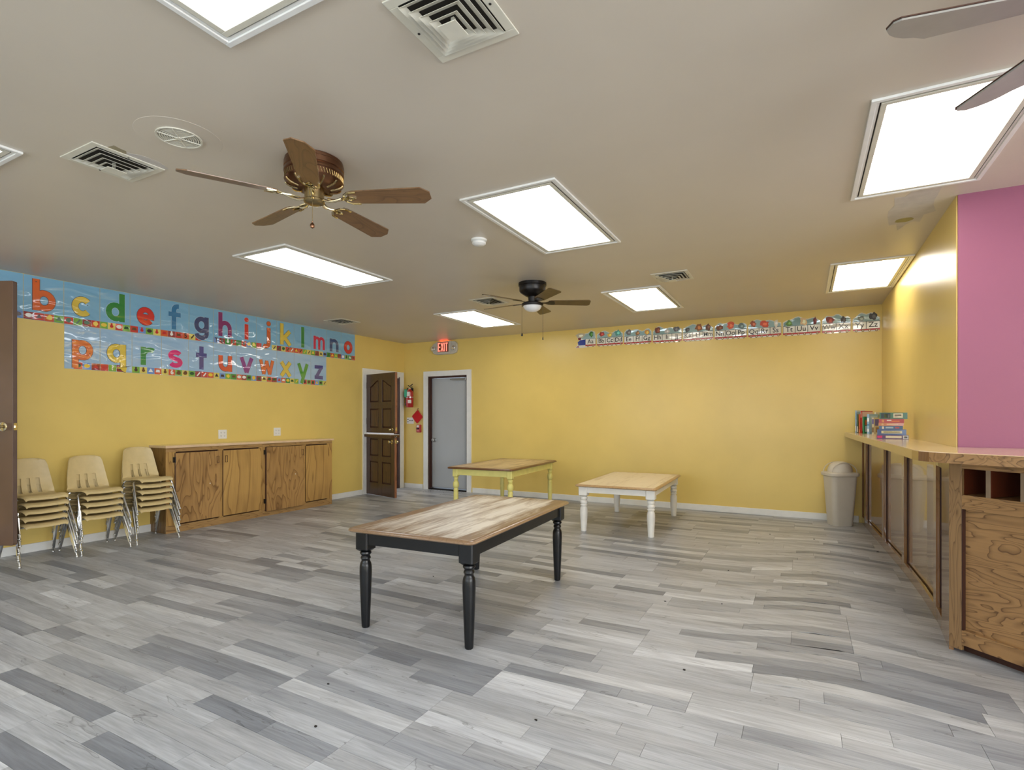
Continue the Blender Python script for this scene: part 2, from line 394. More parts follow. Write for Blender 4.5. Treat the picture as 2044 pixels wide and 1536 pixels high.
# back wall with one door opening
B1 = (-6.065, -5.215)
mb = MB(); mb.box(XL, B1[0], YB, YB+.14, 0, H); mb.box(B1[0], B1[1], YB, YB+.14, DH, H); mb.box(B1[1], PX+.12, YB, YB+.14, 0, H)
struct(mb.build('wall_back', M['yellow']))
struct(MB().box(PX, PX+.12, PY+.01, YB, 0, H).build('wall_right', M['yellow']))
struct(MB().box(PX+.006, XR, PY-.004, PY+.12, 0, H).build('wall_partition', M['purple']))
mb = MB(); e = YR
for q0, q1 in ADDED_WINR:
    mb.box(XR, XR+.12, e, q0, 0, H); mb.box(XR, XR+.12, q0, q1, 0, .9); mb.box(XR, XR+.12, q0, q1, 2.4, H); e = q1
mb.box(XR, XR+.12, e, PY+.12, 0, H); struct(mb.build('wall_far_right', M['yellow']))
for i, (q0, q1) in enumerate(ADDED_WINR):
    struct(MB().box(XR+.01, XR+.07, q0, q0+.05, .9, 2.4).box(XR+.01, XR+.07, q1-.05, q1, .9, 2.4).box(XR+.01, XR+.07, q0+.05, q1-.05, .9, .95).box(XR+.01, XR+.07, q0+.05, q1-.05, 2.35, 2.4).box(XR+.02, XR+.06, (q0+q1)/2-.02, (q0+q1)/2+.02, .95, 2.35).build('window_%d' % (i+4), M['white']))  # frames of the added right windows, out of view
mb = MB(); e = XL
for a, b in WIN:
    mb.box(e, a, YR-.12, YR, 0, H); mb.box(a, b, YR-.12, YR, 0, .9); mb.box(a, b, YR-.12, YR, 2.2, H); e = b
mb.box(e, XR, YR-.12, YR, 0, H)
struct(mb.build('wall_rear', M['yellow']))
for i, (a, b) in enumerate(WIN):
    f = struct(MB().rring(a, b, .9, 2.2, .05, -.0, .08).box((a+b)/2-.02, (a+b)/2+.02, .95, 2.15, 0, .05).build('window_%d' % (i+1), M['white']))
    f.matrix_world = Matrix.Translation((0, YR-.02, 0)) @ Matrix(((1,0,0),(0,0,-1),(0,1,0))).to_4x4()
# torn and filled paint on the ceiling
def ragged(cx, cy, rx, ry, n, seed, rough=.25, rot=0):
    rnd = random.Random(seed); P = []
    for k in range(n):
        a = 2*math.pi*k/n; q = 1+rnd.uniform(-rough, rough); x, y = rx*q*math.cos(a), ry*q*math.sin(a)
        P.append((cx+x*math.cos(rot)-y*math.sin(rot), cy+x*math.sin(rot)+y*math.cos(rot)))
    return P
MB().prism(ragged(-3.16, 1.50, .055, .05, 11, 3), H-.0012, H-.0002).build('paint_patch', M['patch'], ceiling, label='bare brownish patch beside the square vent')
MB().prism(ragged(-3.14, 1.63, .05, .10, 13, 5), H-.0010, H-.0002).build('paint_patch', M['patch2'], ceiling, label='smooth filled patch beside the square vent')
MB().prism(ragged(.63, 4.42, .13, .40, 22, 8, .22), H-.0010, H-.0002).build('paint_patch', M['patch2'], ceiling, label='ragged grey patch near the plum wall corner')
MB().prism(ragged(.62, 4.66, .055, .05, 14, 9, .08), H-.0016, H-.0011).build('paint_patch', M['patch3'], ceiling, label='small mustard patch')
# baseboards
def bb(name, boxes):
    mb = MB()
    for q in boxes: mb.box(*q)
    return struct(mb.build(name, M['white'], bevel=.004))
bb('baseboard_left', [(XL, XL+.014, YR, 3.55, 0, .085), (XL, XL+.014, 5.95, 6.90, 0, .085)])
bb('baseboard_back', [(XL+.015, -6.18, YB-.014, YB, 0, .085), (-5.10, .60, YB-.014, YB, 0, .085)])
bb('baseboard_rear', [(XL, XR, YR, YR+.014, 0, .085)])
# ------------------------------------------------------------------ floor planks
def warp(x, y):
    f = min(1, max(0, (y-2.2)/1.6))*min(1, max(0, (7.6-y)/1.6))
    return .235*f*math.exp(-((x-.14)/.44)**2) + .03*f*math.sin(x*2.1+.5) + (.014*math.sin(x*2.3+y*.9) if y < 2.6 else .02*math.sin(x*1.7+y*.6) if y < 4 else .02*math.sin(x*1.7+y*.6)*max(0, 1-(y-4)))
TONES = [((.50,.502,.505), 30), ((.455,.452,.45), 24), ((.385,.390,.40), 18), ((.315,.322,.336), 13), ((.255,.264,.283), 8), ((.56,.557,.55), 9), ((.67,.67,.67), 3)]
def pick(rnd):
    t = rnd.uniform(0, sum(q for _, q in TONES))
    for c, q in TONES:
        t -= q
        if t <= 0: break
    k = rnd.uniform(.93, 1.04); return (c[0]*k*.965, c[1]*k*.995, c[2]*k*1.04)
SN, CS = math.sin(YAW), math.cos(YAW)
def projp(x, y, z=0):
    d = -SN*x+CS*y; u = CS*x+SN*y
    if d < .3: return None
    return (1022+1080*u/d, 833-1080*(z-CAMH)/d, d)
rnd = random.Random(11); PW = .099; planks = []
row = 0; y = YR+.02; prev = None
while y < YB-.02:
    y1 = min(y+PW, YB-.002); x = XL+.003 - rnd.uniform(0, .6); joints = []
    xe = XR if y < PY else PX+.05
    while x < xe:
        Lh = rnd.choice([.31, .31, .38, .46, .60, .60, .78, .92])
        if prev and rnd.random() < .35:
            c = [j for j in prev if .28 < j-x < 1.2]
            if c: Lh = rnd.choice(c)-x
        a, b = max(x, XL+.003), min(x+Lh, xe)
        if b-a > .02: planks.append((a, b, y, y1, pick(rnd)))
        x += Lh; joints.append(x)
    prev = joints; y = y1; row += 1
def plank_geo(a, b, y0, y1):
    n = max(1, min(6, int((b-a)/.18))); g = .0007; vs = []; fs = []
    for i in range(n+1):
        x = a+g+(b-a-2*g)*i/n; w0, w1 = warp(x, y0), warp(x, y1)
        vs += [(x, y0+g+w0, -.0035), (x, y0+g+w0, 0), (x, y1-g+w1, 0), (x, y1-g+w1, -.0035)]
    for i in range(n):
        k = 4*i; fs += [(k, k+4, k+5, k+1), (k+1, k+5, k+6, k+2), (k+2, k+6, k+7, k+3)]
    fs += [(0, 1, 2, 3), (4*n+3, 4*n+2, 4*n+1, 4*n)]
    return vs, fs
def area(p):
    a, b, y0, y1, _ = p; q = [projp(x, yy) for x, yy in ((a,y0),(b,y0),(b,y1),(a,y1))]
    if any(v is None for v in q): return 0
    cx = sum(v[0] for v in q)/4; cy = sum(v[1] for v in q)/4
    if not (-60 < cx < 2100 and cy < 1590): return 0
    if a > .75 and y0 > 3.2: return 0
    s = 0
    for i in range(4):
        j = (i+1) % 4; s += q[i][0]*q[j][1]-q[j][0]*q[i][1]
    return abs(s)/2
planks.sort(key=area, reverse=True)
def tone_mesh(name, items):
    V = []; F = []; T = []
    for a, b, y0, y1, c in items:
        vs, fs = plank_geo(a, b, y0, y1); k = len(V); V += vs; F += [tuple(i+k for i in f) for f in fs]; T += [c]*len(vs)
    me = D.meshes.new(name); me.from_pydata(V, [], F); me.update(); me.materials.append(M['floor'])
    at = me.color_attributes.new('tone', 'FLOAT_COLOR', 'POINT')
    at.data.foreach_set('color', [v for c in T for v in (*c, 1.0)])
    o = D.objects.new(name, me); COL.objects.link(o); o.parent = floor; return o
for p in planks[:300]: tone_mesh('plank', [p])
o = tone_mesh('planks_beyond', planks[300:]); o['kind'] = 'stuff'; o['label'] = 'remaining grey floor planks farther off'
# ------------------------------------------------------------------ doors
def casing(o, u0, u1, ztop, wd=.085, z0=0.0, proud=.018):
    mb = MB().box(u0-wd, u0, z0, ztop+wd, 0, proud).box(u1, u1+wd, z0, ztop+wd, 0, proud).box(u0, u1, ztop, ztop+wd, 0, proud)
    mb.box(u0-wd-.008, u0-wd, z0, ztop+wd+.008, 0, proud+.006).box(u1+wd, u1+wd+.008, z0, ztop+wd+.008, 0, proud+.006).box(u0-wd, u1+wd, ztop+wd, ztop+wd+.008, 0, proud+.006)
    return mb.build('casing', M['white'], o)
def frame3(name): return struct(D.objects.new(name, None))
def knob(parent, p, direction, mat, r=.027):
    """rosette, stem and ball along direction"""
    q = Vector((0,0,1)).rotation_difference(Vector(direction)).to_matrix().to_4x4()
    pr = [(r*1.25,0),(r*1.25,.004),(r*.9,.009),(r*.42,.012),(r*.38,.032),(r*.75,.037),(r,.047),(r*.98,.058),(r*.6,.067),(0,.069)]
    return MB().lathe(pr, 18, c=p, M4=q).build('door_knob', mat, parent)
# back door (grey leaf)
d2 = frame3('door_2'); COL.objects.link(d2); d2.matrix_world = wallmat('back', (0, YB, 0))
casing(d2, B1[0], B1[1], DH)
MB().box(B1[0], B1[0]+.018, 0, DH, -.14, 0).box(B1[1]-.018, B1[1], 0, DH, -.14, 0).box(B1[0]+.018, B1[1]-.018, DH-.018, DH, -.14, 0)\
  .box(B1[0]+.018, B1[0]+.032, 0, DH-.018, -.075, -.05).box(B1[1]-.03, B1[1]-.018, 0, DH-.018, -.075, -.05).box(B1[0]+.03, B1[1]-.03, DH-.032, DH-.018, -.075, -.05).build('jamb', M['jamb'], d2)
lf = MB().box(B1[0]+.034, B1[1]-.03, .035, DH-.034, -.125, -.08).build('door_leaf', M['grey'], d2, bevel=.003)
knob(lf, (B1[0]+.085, .90, -.08), (0,0,1), M['steel'], .030)
MB().box(B1[1]-.36, B1[1]-.07, DH-.085, DH-.055, -.08, -.045).tube([(B1[1]-.36, DH-.07, -.05), (B1[1]-.40, DH-.06, -.062)], .009).box(B1[1]-.10, B1[1]-.035, DH-.075, DH-.035, -.08, -.055).build('door_closer', M['steel'], lf, bevel=.004)
MB().box(B1[0], B1[1], 0, .022, -.14, -.005).build('threshold', M['black'], d2)
# dutch door in the left wall
d1 = frame3('door_1'); COL.objects.link(d1); d1.matrix_world = wallmat('left', (XL, 0, 0))
casing(d1, L2[0], L2[1], DH)
MB().box(L2[0], L2[0]+.02, 0, DH, -.12, 0).box(L2[0]+.02, L2[1]-.02, DH-.02, DH, -.12, 0).build('jamb', M['white'], d1)
MB().box(L2[1]-.02, L2[1], 0, DH, -.12, .004).box(L2[1]-.034, L2[1]-.02, 0, DH-.02, -.075, -.045).build('strike_jamb', M['jamb'], d1, label='dark brown strike side jamb')
def arch(x0, x1, z0, z1, rise, left):
    P = [(x0, z0), (x1, z0)]; n = 8
    for k in range(n+1):
        t = k/n; x = x1+(x0-x1)*t
        s = (x-x0)/(x1-x0); s = 1-s if left else s     # high at the middle of the door
        P.append((x, z1-rise*(1-math.cos(math.pi*min(1, s)))/2 if True else z1))
    return P
def panel_door(name, parent, z0, z1, W, T, cells, m4, rails=True):
    """leaf with stiles, rails and raised panels, local x along the leaf, y up, z thickness"""
    leaf = D.objects.new(name, None)
    leaf = MB().box(0, W, z0, z1, -T/2+.015, T/2-.015).build(name, M['toe_and_shade'], parent)  # dark core colour paints shade into the grooves around the panels
    leaf.matrix_local = m4
    sx = [0, .105, (W-.11)/2, (W+.11)/2, W-.105, W]
    mb = MB()
    for a, b in ((0, 1), (2, 3), (4, 5)):
        for q in (1, -1): mb.box(sx[a], sx[b], z0, z1, *( (T/2-.0152, T/2) if q > 0 else (-T/2, -T/2+.0152)))
    mb.build('stile', M['doorrail'], leaf, bevel=.002)
    zs = [z0]+[v for c in cells for v in (c[0], c[1])]+[z1]
    mb = MB()
    for a, b in zip(zs[::2], zs[1::2]):
        for u0, u1 in ((sx[1], sx[2]), (sx[3], sx[4])):
            for q in (1, -1): mb.box(u0, u1, a, b, *((T/2-.0152, T/2) if q > 0 else (-T/2, -T/2+.0152)))
    mb.build('rail', M['doorrail'], leaf, bevel=.002)
    for c0, c1, ar in cells:
        for i, (u0, u1) in enumerate(((sx[1], sx[2]), (sx[3], sx[4]))):
            for q in (1, -1):
                g = .022; P = [(u0+g, c0+g), (u1-g, c0+g), (u1-g, c1-g), (u0+g, c1-g)]
                if ar:
                    # spandrel that turns the top of the opening into half an arch
                    n = 8; S = []
                    for k in range(n+1):
                        t = k/n; xx = u0+(u1-u0)*t; s = (1-t) if i == 0 else t
                        S.append((xx, c1-ar*(1-math.cos(math.pi*s))/2 if ar > 0 else c1))
                    sp = S+[(u1, c1+.001), (u0, c1+.001)]
                    MB().prism(sp, *((T/2-.0152, T/2) if q > 0 else (-T/2, -T/2+.0152))).build('rail', M['doorrail'], leaf)
                    top = [(min(max(x, u0+g), u1-g), yy-g) for x, yy in S[::-1]]
                    P = [(u0+g, c0+g), (u1-g, c0+g)]+top
                zz = (T/2-.016, T/2-.006) if q > 0 else (-T/2+.006, -T/2+.016)
                MB().prism(P, *zz).build('panel', M['dooroak'], leaf, bevel=.003)
    MB().box(W-.001, W+.002, z0+.002, z1-.002, -T/2+.002, T/2-.002).build('worn_edge', M['worn'], leaf, label='chipped reddish latch edge')
    return leaf
def leafmat(hy, ang):
    """door frame local (u=world y, v=z, w=world x): leaf swings out of the wall"""
    # leaf x axis points to world dir (cos ang, sin ang) => door local (u=sin, w=cos)
    X = Vector((math.sin(ang), 0, math.cos(ang))); Y = Vector((0,1,0)); Z = X.cross(Y)
    m = Matrix((X, Y, Z)).transposed().to_4x4(); return Matrix.Translation((hy, 0, .022)) @ m
A1 = math.atan2(-.205, .80); A2 = math.atan2(-.215, .80)
Wd = .835
up = panel_door('upper_door_leaf', d1, 1.055, 2.045, Wd, .045, [(1.14, 1.46, 0), (1.57, 1.935, .10)], leafmat(L2[0]+.01, A1))
lo = panel_door('lower_door_leaf', d1, .012, .985, Wd, .045, [(.215, .575, 0), (.665, .96, 0)], leafmat(L2[0]+.01, A2))
MB().box(-.005, Wd-.03, .985, 1.028, -.10, .075).build('door_shelf', M['dooroak'], lo, bevel=.004)
MB().box(-.004, Wd-.035, 1.0285, 1.034, -.099, .074).build('shelf_top', M['white'], lo, label='pale worn top of the door shelf')
knob(lo, (Wd-.07, .915, .0225), (0,0,1), M['poly_brass']); knob(lo, (Wd-.07, .915, -.0225), (0,0,-1), M['poly_brass'])
knob(up, (Wd-.065, 1.115, .0225), (0,0,1), M['poly_brass'], .02)
for lf_, zs in ((up, (1.09, 1.15)), (lo, (.89, .95))):
    MB().box(Wd+.002, Wd+.005, zs[0], zs[1], -.014, .014).box(Wd+.005, Wd+.012, (zs[0]+zs[1])/2-.008, (zs[0]+zs[1])/2+.008, -.006, .006).build('latch_plate', M['poly_brass'], lf_)
for z in (.30, .83): MB().box(-.006, .012, z-.045, z+.045, -.030, -.018).tube([(-.004, z-.05, .026), (-.004, z+.05, .026)], .007).build('hinge', M['black'], lo)
for z in (1.25, 1.86): MB().tube([(-.004, z-.05, .026), (-.004, z+.05, .026)], .007).build('hinge', M['black'], up)
# chain latch between the shelf and the jamb
mb = MB()
for k in range(5):
    mb.tube([(Wd+.0+.014*k+.008*math.cos(t*math.pi/4), 1.0-.008*math.sin(k)+ (.008 if k%2 else .003)*math.sin(t*math.pi/4), .02+(.003 if k%2 else .008)*math.sin(t*math.pi/4)) for t in range(9)], .0022, 5, caps=False)
mb.build('latch_chain', M['steel'], lo)
# corridor behind it
mb = MB().box(XL-1.7, XL-1.6, 6.2, 9.2, 0, H).box(XL-1.6, XL-.12, 9.1, 9.2, 0, H).box(XL-1.6, XL-.12, 6.2, 6.3, 0, H).box(XL-1.7, XL-.12, 6.2, 9.2, H, H+.1)
struct(mb.build('wall_corridor', M['hall']))
struct(MB().box(XL-1.7, XL-.12, 6.2, 9.2, -.1, 0).build('trim_1', M['hall']))
hl = D.lights.new('corridor_lamp', 'AREA'); hl.energy = 22; hl.size = .6; ho = D.objects.new('corridor_lamp', hl); COL.objects.link(ho); ho.location = (XL-.9, 7.6, H-.05)
tag(MB().box(XL-1.598, XL-1.57, 7.6, 9.05, 1.25, 1.75).build('notice_board', ink(196,40,40)), 'red board on the corridor wall, glimpsed through the hinge gap of the half door', 'board')
# raised door at the near end of the left wall, seen edge-on at the frame's left side
d3 = frame3('door_3'); COL.objects.link(d3); d3.matrix_world = wallmat('left', (XL, 0, 0))
casing(d3, L1[0], L1[1], DT, z0=DB-.02)
MB().box(L1[0], L1[0]+.02, DB, DT, -.12, 0).box(L1[1]-.02, L1[1], DB, DT, -.12, 0).box(L1[0]+.02, L1[1]-.02, DT-.02, DT, -.12, 0).box(L1[0], L1[1], DB-.02, DB, -.12, .03).build('jamb', M['jamb'], d3)
MB().box(L1[0], L1[1], DB, DT, -.16, -.122).build('closet_back', M['hall'], d3)
hp = Vector((XL+.03, L1[1]-.03)); tp = Vector((-5.755, 1.99)); dv = tp-hp; ang3 = math.atan2(dv.y, dv.x); W3 = dv.length
X = Vector((math.sin(ang3), 0, math.cos(ang3))); Y = Vector((0,1,0)); Z = X.cross(Y)
lf3 = MB().prism(rrect(0, W3, .252, 2.440, .012, 3), -.02, .02).build('door_leaf', M['leftdoor'], d3, bevel=.004)
lf3.matrix_local = Matrix.Translation((L1[1]-.03, 0, .03)) @ Matrix((X, Y, Z)).transposed().to_4x4()
MB().box(W3-.0005, W3+.0015, .27, 2.43, -.016, .016).build('door_edge', M['leftdooredge'], lf3)
kz = 1.235
knob(lf3, (W3-.085, kz, .02), (0,0,1), M['poly_brass'], .030); knob(lf3, (W3-.085, kz, -.02), (0,0,-1), M['poly_brass'], .030)
MB().box(W3+.001, W3+.004, kz-.03, kz+.03, -.013, .013).box(W3+.004, W3+.014, kz-.009, kz+.009, -.007, .007).build('latch_plate', M['poly_brass'], lf3)
# ------------------------------------------------------------------ ceiling lights
def light_panel(x0, x1, y0, y1, warm, label):
    cx, cy = (x0+x1)/2, (y0+y1)/2
    t = thing('ceiling_light', label, 'light', (cx, cy, H), 0, 'recessed ceiling light panels')
    a, b = (x1-x0)/2, (y1-y0)/2
    MB().rring(-a, a, -b, b, .022, -.012, 0).rring(-a+.022, a-.022, -b+.022, b-.022, .012, -.006, 0).build('trim_ring', M['white'], t, bevel=.002)
    MB().rring(-a+.034, a-.034, -b+.034, b-.034, .008, -.003, 0).build('shadow_gap', M['dark'], t)
    MB().rring(-a+.040, a-.040, -b+.040, b-.040, .024, -.010, 0).build('lens_frame', M['beige'], t, bevel=.002)
    MB().box(-a+.062, a-.062, -b+.062, b-.062, -.0045, 0).build('diffuser', M['diffwarm' if warm else 'diffcool'], t)
    return t
light_panel(-1.93, -1.27, 2.87, 4.16, 0, 'white light panel in the middle of the ceiling, right of the walnut bladed fan')
light_panel(-4.31, -3.65, 2.94, 4.23, 0, 'long bright light panel on the ceiling above the left wall posters side')
light_panel(-4.37, -3.71, 5.88, 7.14, 1, 'small looking light panel in front of the exit sign')
light_panel(-1.98, -1.33, 5.74, 7.01, 1, 'light panel just in front of the alphabet train, right of the black fan')
light_panel(.21, .832, 5.68, 6.95, 1, 'light panel tucked against the yellow right wall')
light_panel(.26, .90, 2.83, 4.06, 1, 'large light panel above the bar counter, partly behind a silver fan blade')
light_panel(-1.885, -1.24, 0.0, 1.279, 0, 'light panel cut by the top edge of the view, left of the big vent')
light_panel(-4.24, -3.60, 0.0, 1.279, 0, 'light panel whose tip shows at the left edge, left of the slotted vent')
light_panel(2.45, 3.09, 2.4, 3.7, 1, 'ceiling light panel right of the bar, outside the view')
light_panel(2.45, 3.09, 0.0, 1.28, 0, 'ceiling light panel right of the camera, outside the view')
light_panel(.28, .92, 0.0-1.5, -.22, 0, 'ceiling light panel behind and right of the camera')
light_panel(-4.24, -3.60, -2.5, -1.22, 0, 'ceiling light panel behind and left of the camera')
light_panel(-1.885, -1.24, -2.5, -1.22, 0, 'ceiling light panel behind the camera')
# ------------------------------------------------------------------ vents
def vent(x0, x1, y0, y1, label, n=4, flip=1):
    cx, cy = (x0+x1)/2, (y0+y1)/2; a, b = (x1-x0)/2, (y1-y0)/2
    t = thing('ceiling_vent', label, 'vent', (cx, cy, H), 0, 'square ceiling vents')
    fl = MB().rring(-a, a, -b, b, .036, -.006, 0)
    fl.build('flange', M['beige'], t, bevel=.002)
    MB().box(-a+.03, a-.03, -b+.03, b-.03, -.0015, 0).build('duct_opening', M['dark'], t)
    step = (a-.036-.035)/n
    for k in range(n):
        r0 = a-.038-step*k; s0 = b-.038-step*k; wd = step*.95
        # louvre: a sloping square collar, low on the outside, high on the inside
        o0, o1 = (r0, s0), (r0-wd, s0-wd); za, zb = -.012-.0085*k, -.004-.0085*k
        vs = []
        for (p, q), z in ((o0, za), (o1, za+.012), (o1, za+.0135), (o0, za+.0015)):
            vs += [(-p, -q, z), (p, -q, z), (p, q, z), (-p, q, z)]
        fs = []
        for r in range(4):
            for c in range(4):
                fs.append((r*4+c, r*4+(c+1) % 4, ((r+1) % 4)*4+(c+1) % 4, ((r+1) % 4)*4+c))
        # inner riser up to the duct
        m = MB().add(vs, fs)
        m.build('louvre', M['beige'], t)
    c0, c1 = .036, .036+max(0, b-a)
    MB().box(-c0, c0, -c1, c1, -.047, -.044).box(-.006, .006, -.006, .006, -.044, 0).build('centre_plate', M['beige'], t)
    for p, q in ((a-.02, 0), (-a+.02, 0)):
        MB().lathe([(.005,-.0075),(.005,-.006)], 8, c=(p, q, 0)).build('screw', M['dark'], t)
    return t
vent(-1.243, -.905, 1.385, 1.733, 'big square vent cut by the top edge of the view')
vent(-3.485, -3.15, 1.39, 1.745, 'slotted square vent left of the round speaker grille')
vent(-1.313, -.966, 5.256, 5.615, 'square vent right of the black fan')
vent(-3.487, -3.147, 5.377, 5.755, 'square vent half hidden behind the black fan blades')
vent(-6.05, -5.69, 5.53, 5.89, 'dark square vent above the end of the letter posters')
# round grille
t = thing('speaker_grille', 'round ribbed grille in the ceiling left of the walnut bladed fan', 'grille', (-2.728, 1.578, H))
MB().lathe([(.19,0),(.189,-.0009),(.10,-.0022),(.099,0)], 48).build('cover_plate', M['ceil'], t)
MB().lathe([(.097,-.0005),(.097,-.0015),(0,-.0015)], 32).build('grille_back', M['slot'], t)
mb = MB()
for k in range(1, 10): mb.lathe([(.0105*k-.0040,-.0050),(.0105*k+.0030,-.0050),(.0105*k+.0030,-.003),(.0105*k-.0040,-.003),(.0105*k-.0040,-.0050)], 40, caps=False)
o = mb.build('ribs', M['beige'], t); o['kind'] = 'stuff'
mb = MB()
for k in range(6):
    a = math.radians(60*k+12); mb.tube([(0,0,-.006),(.095*math.cos(a),.095*math.sin(a),-.006)], .0028, 6)
mb.lathe([(.102,-.001),(.102,-.007),(.096,-.007),(.096,-.001)], 40, caps=False).lathe([(.012,-.009),(.012,-.003)], 12)
mb.build('spokes', M['beige'], t)
# smoke detector
t = thing('smoke_detector', 'small round white smoke detector between the two fans', 'detector', (-2.236, 3.598, H))
MB().lathe([(.062,0),(.062,-.012),(.05,-.016),(.05,-.018)], 32).build('base', M['white'], t)
MB().lathe([(.046,-.017),(.054,-.022),(.054,-.034),(.040,-.045),(.012,-.048),(0,-.048)], 32).build('cover', M['white'], t)
MB().lathe([(.047,-.018),(.0475,-.021)], 32).build('vent_slot', M['dark'], t)
# ------------------------------------------------------------------ ceiling fans
def blade_poly(r0, r1, w0, w1, kind):
    if kind == 'chamfer': return [(r0, -w0*.42), (r0+.03, -w0/2), (r1-.045, -w1/2), (r1, -w1/2+.04), (r1, w1/2-.04), (r1-.045, w1/2), (r0+.03, w0/2), (r0, w0*.42)]
    if kind == 'round': return [(r0, -w0*.4), (r0+.03, -w0/2)]+circ(r1-.03, -w1/2+.03, .03, 5, a0=-90, a1=0)+circ(r1-.03, w1/2-.03, .03, 5, a0=0, a1=90)+[(r0+.03, w0/2), (r0, w0*.4)]
    P = [(r0, -w0*.4), (r0+.03, -w0/2), (r1-.13, -w1/2)]+[(r1-.13+.13*math.sin(t*math.pi/12), -w1/2+.02+(w1-.03)*(1-math.cos(t*math.pi/12))*.93) for t in range(1, 6)]
    return P+[(r1-.012, w1/2-.012), (r1-.03, w1/2), (r0+.03, w0/2), (r0, w0*.4)]
def fan(name_label, cx, cy, zb, R, a0, mats, kind, pitch, hr, style):
    t = thing('ceiling_fan', name_label, 'fan', (cx, cy, H))
    dz = zb-H
    mm, mb_, mbl = mats
    if style == 'ornate':
        MB().lathe([(hr*.93,0),(hr*.97,-.006),(hr*.97,-.02),(hr*1.0,-.024),(hr*1.0,-.05),(hr*.97,-.054),(hr*1.0,-.06),(hr*1.0,-.075),(hr*.96,-.080),(hr*.96,-.112),(hr*.99,-.114),(hr*.96,-.120),(hr*.80,-.136),(hr*.70,-.146),(0,-.146)], 48).build('motor_housing', mm, t)
        m = MB()
        for k in range(60):
            a = 2*math.pi*k/60; ca, sa = math.cos(a), math.sin(a)
            m.tube([(hr*.968*ca, hr*.968*sa, -.084), (hr*.968*math.cos(a+.05), hr*.968*math.sin(a+.05), -.109)], .0022, 4)
        o = m.build('filigree', M['brass'], t); o['kind'] = 'stuff'
        for k in range(12):
            a = math.radians(30*k+8); ca, sa = math.cos(a), math.sin(a)
            MB().tube([(hr*.95*ca, hr*.95*sa, -.122), (hr*.90*ca, hr*.90*sa, -.131), (hr*.80*ca, hr*.80*sa, -.140), (hr*.55*ca, hr*.55*sa, -.150)], .006, 6).build('housing_rib', M['brass'], t)
        MB().lathe([(.030,-.13),(.051,-.148),(.051,dz-.008),(.055,dz-.012),(.055,dz-.022),(.048,dz-.030),(.030,dz-.034),(0,dz-.035)], 28).build('switch_housing', M['brass'], t)
    elif style == 'bowl':
        MB().lathe([(hr,0),(hr*1.0,-.03),(hr*.94,-.034),(hr*.94,-.082),(hr*.86,-.10),(hr*.55,-.128),(hr*.42,-.14),(.045,-.142),(.040,dz-.02),(.05,dz-.028),(0,dz-.028)], 40).build('motor_housing', mm, t)
        MB().lathe([(.05,dz+.0),(.098,dz-.004),(.112,dz-.014),(.112,dz-.034),(.100,dz-.038),(0,dz-.038)], 36).build('light_fitter', mm, t)
        MB().lathe([(.096,dz-.034),(.094,dz-.045),(.082,dz-.068),(.058,dz-.086),(.03,dz-.096),(0,dz-.099)], 36).build('light_bowl', M['glass'], t)
    else:
        MB().lathe([(hr,0),(hr,-.05),(hr*.9,-.09),(hr*.8,-.15),(.09,-.16),(.07,dz-.05),(0,dz-.055)], 36).build('motor_housing', mm, t)
    for k in range(5):
        a = math.radians(a0+72*k)
        m4 = Matrix.Rotation(a, 4, 'Z') @ Matrix.Translation((0,0,dz)) @ Matrix.Rotation(math.radians(pitch), 4, 'X')
        r0 = .19 if style != 'bowl' else .165
        bl = MB().prism(blade_poly(r0, R, .105, .165 if style == 'plain' else .135, kind), -.003, .003).build('blade', mbl, t, bevel=.001)
        bl.matrix_local = m4
        m = MB()
        if style == 'ornate':
            m.ribbon([(.075,-.0),(.12,.012),(.165,.0),(.19,-.0)], .016, -.011, -.005)
            m.ribbon([(.165,0),(.175,.028),(.20,.046),(.245,.050)], .012, -.0085, -.0035)
            m.ribbon([(.165,0),(.175,-.028),(.20,-.046),(.245,-.050)], .012, -.0085, -.0035)
            m.ribbon([(.175,0),(.20,.015),(.225,0),(.20,-.015),(.178,0)], .010, -.0085, -.0035)
            m.tube([(.05,0,-.01),(.08,0,-.022),(.12,0,-.018),(.15,0,-.008)], .008, 8)
        else:
            m.prism([(.05,-.014),(.13,-.014),(.17,-.036),(.225,-.036),(.235,0),(.225,.036),(.17,.036),(.13,.014),(.05,.014)], -.008, -.0035)
        m.build('blade_bracket', mb_, bl)
        if style == 'plain':
            MB().prism([(x*1.004, y*1.05) for x, y in blade_poly(r0, R, .105, .165, kind)], .0032, .0065).build('blade_top', M['edge'], bl, label='dark brown upper face')
    return t
f1 = fan('walnut bladed hugger fan with ornate antique brass housing and no lamp', -2.342, 2.077, 2.50, .64, -47.575, (M['bronze'], M['poly_brass'], M['blade']), 'chamfer', -13, .155, 'ornate')
MB().tube([(.02,-.03,-.23),(.02,-.031,-.30),(.02,-.031,-.335)], .0016, 5).build('pull_chain', M['brass'], f1)
MB().lathe([(0,-.334),(.004,-.338),(.003,-.344),(.010,-.352),(.013,-.362),(.010,-.372),(0,-.377)], 14, c=(.02,-.031,0)).build('chain_pull', M['bronze'], f1)
f2 = fan('black hugger fan with frosted white bowl light and two pull chains', -2.475, 5.03, 2.50, .60, -42.5, (M['black'], M['black'], M['blade2']), 'round', -12, .145, 'bowl')
for sx_, zz, rr in ((-1, -.545, .011), (1, -.585, .006)):
    px, py = .108*CS*sx_, .108*SN*sx_
    MB().tube([(px,py,-.215),(px,py,zz+.03)], .0016, 5).build('pull_chain', M['black'], f2)
    MB().lathe([(0,zz+.035),(.003,zz+.03),(rr,zz+.008),(rr*.9,zz),(0,zz-.004)], 12, c=(px,py,0)).build('chain_pull', M['black'], f2)
fan('silver bladed fan at the top right, only two blade tips in view', .84, 2.11, 2.50, .63, 115, (M['steel'], M['steel'], M['blade3']), 'swept', -9, .15, 'plain')
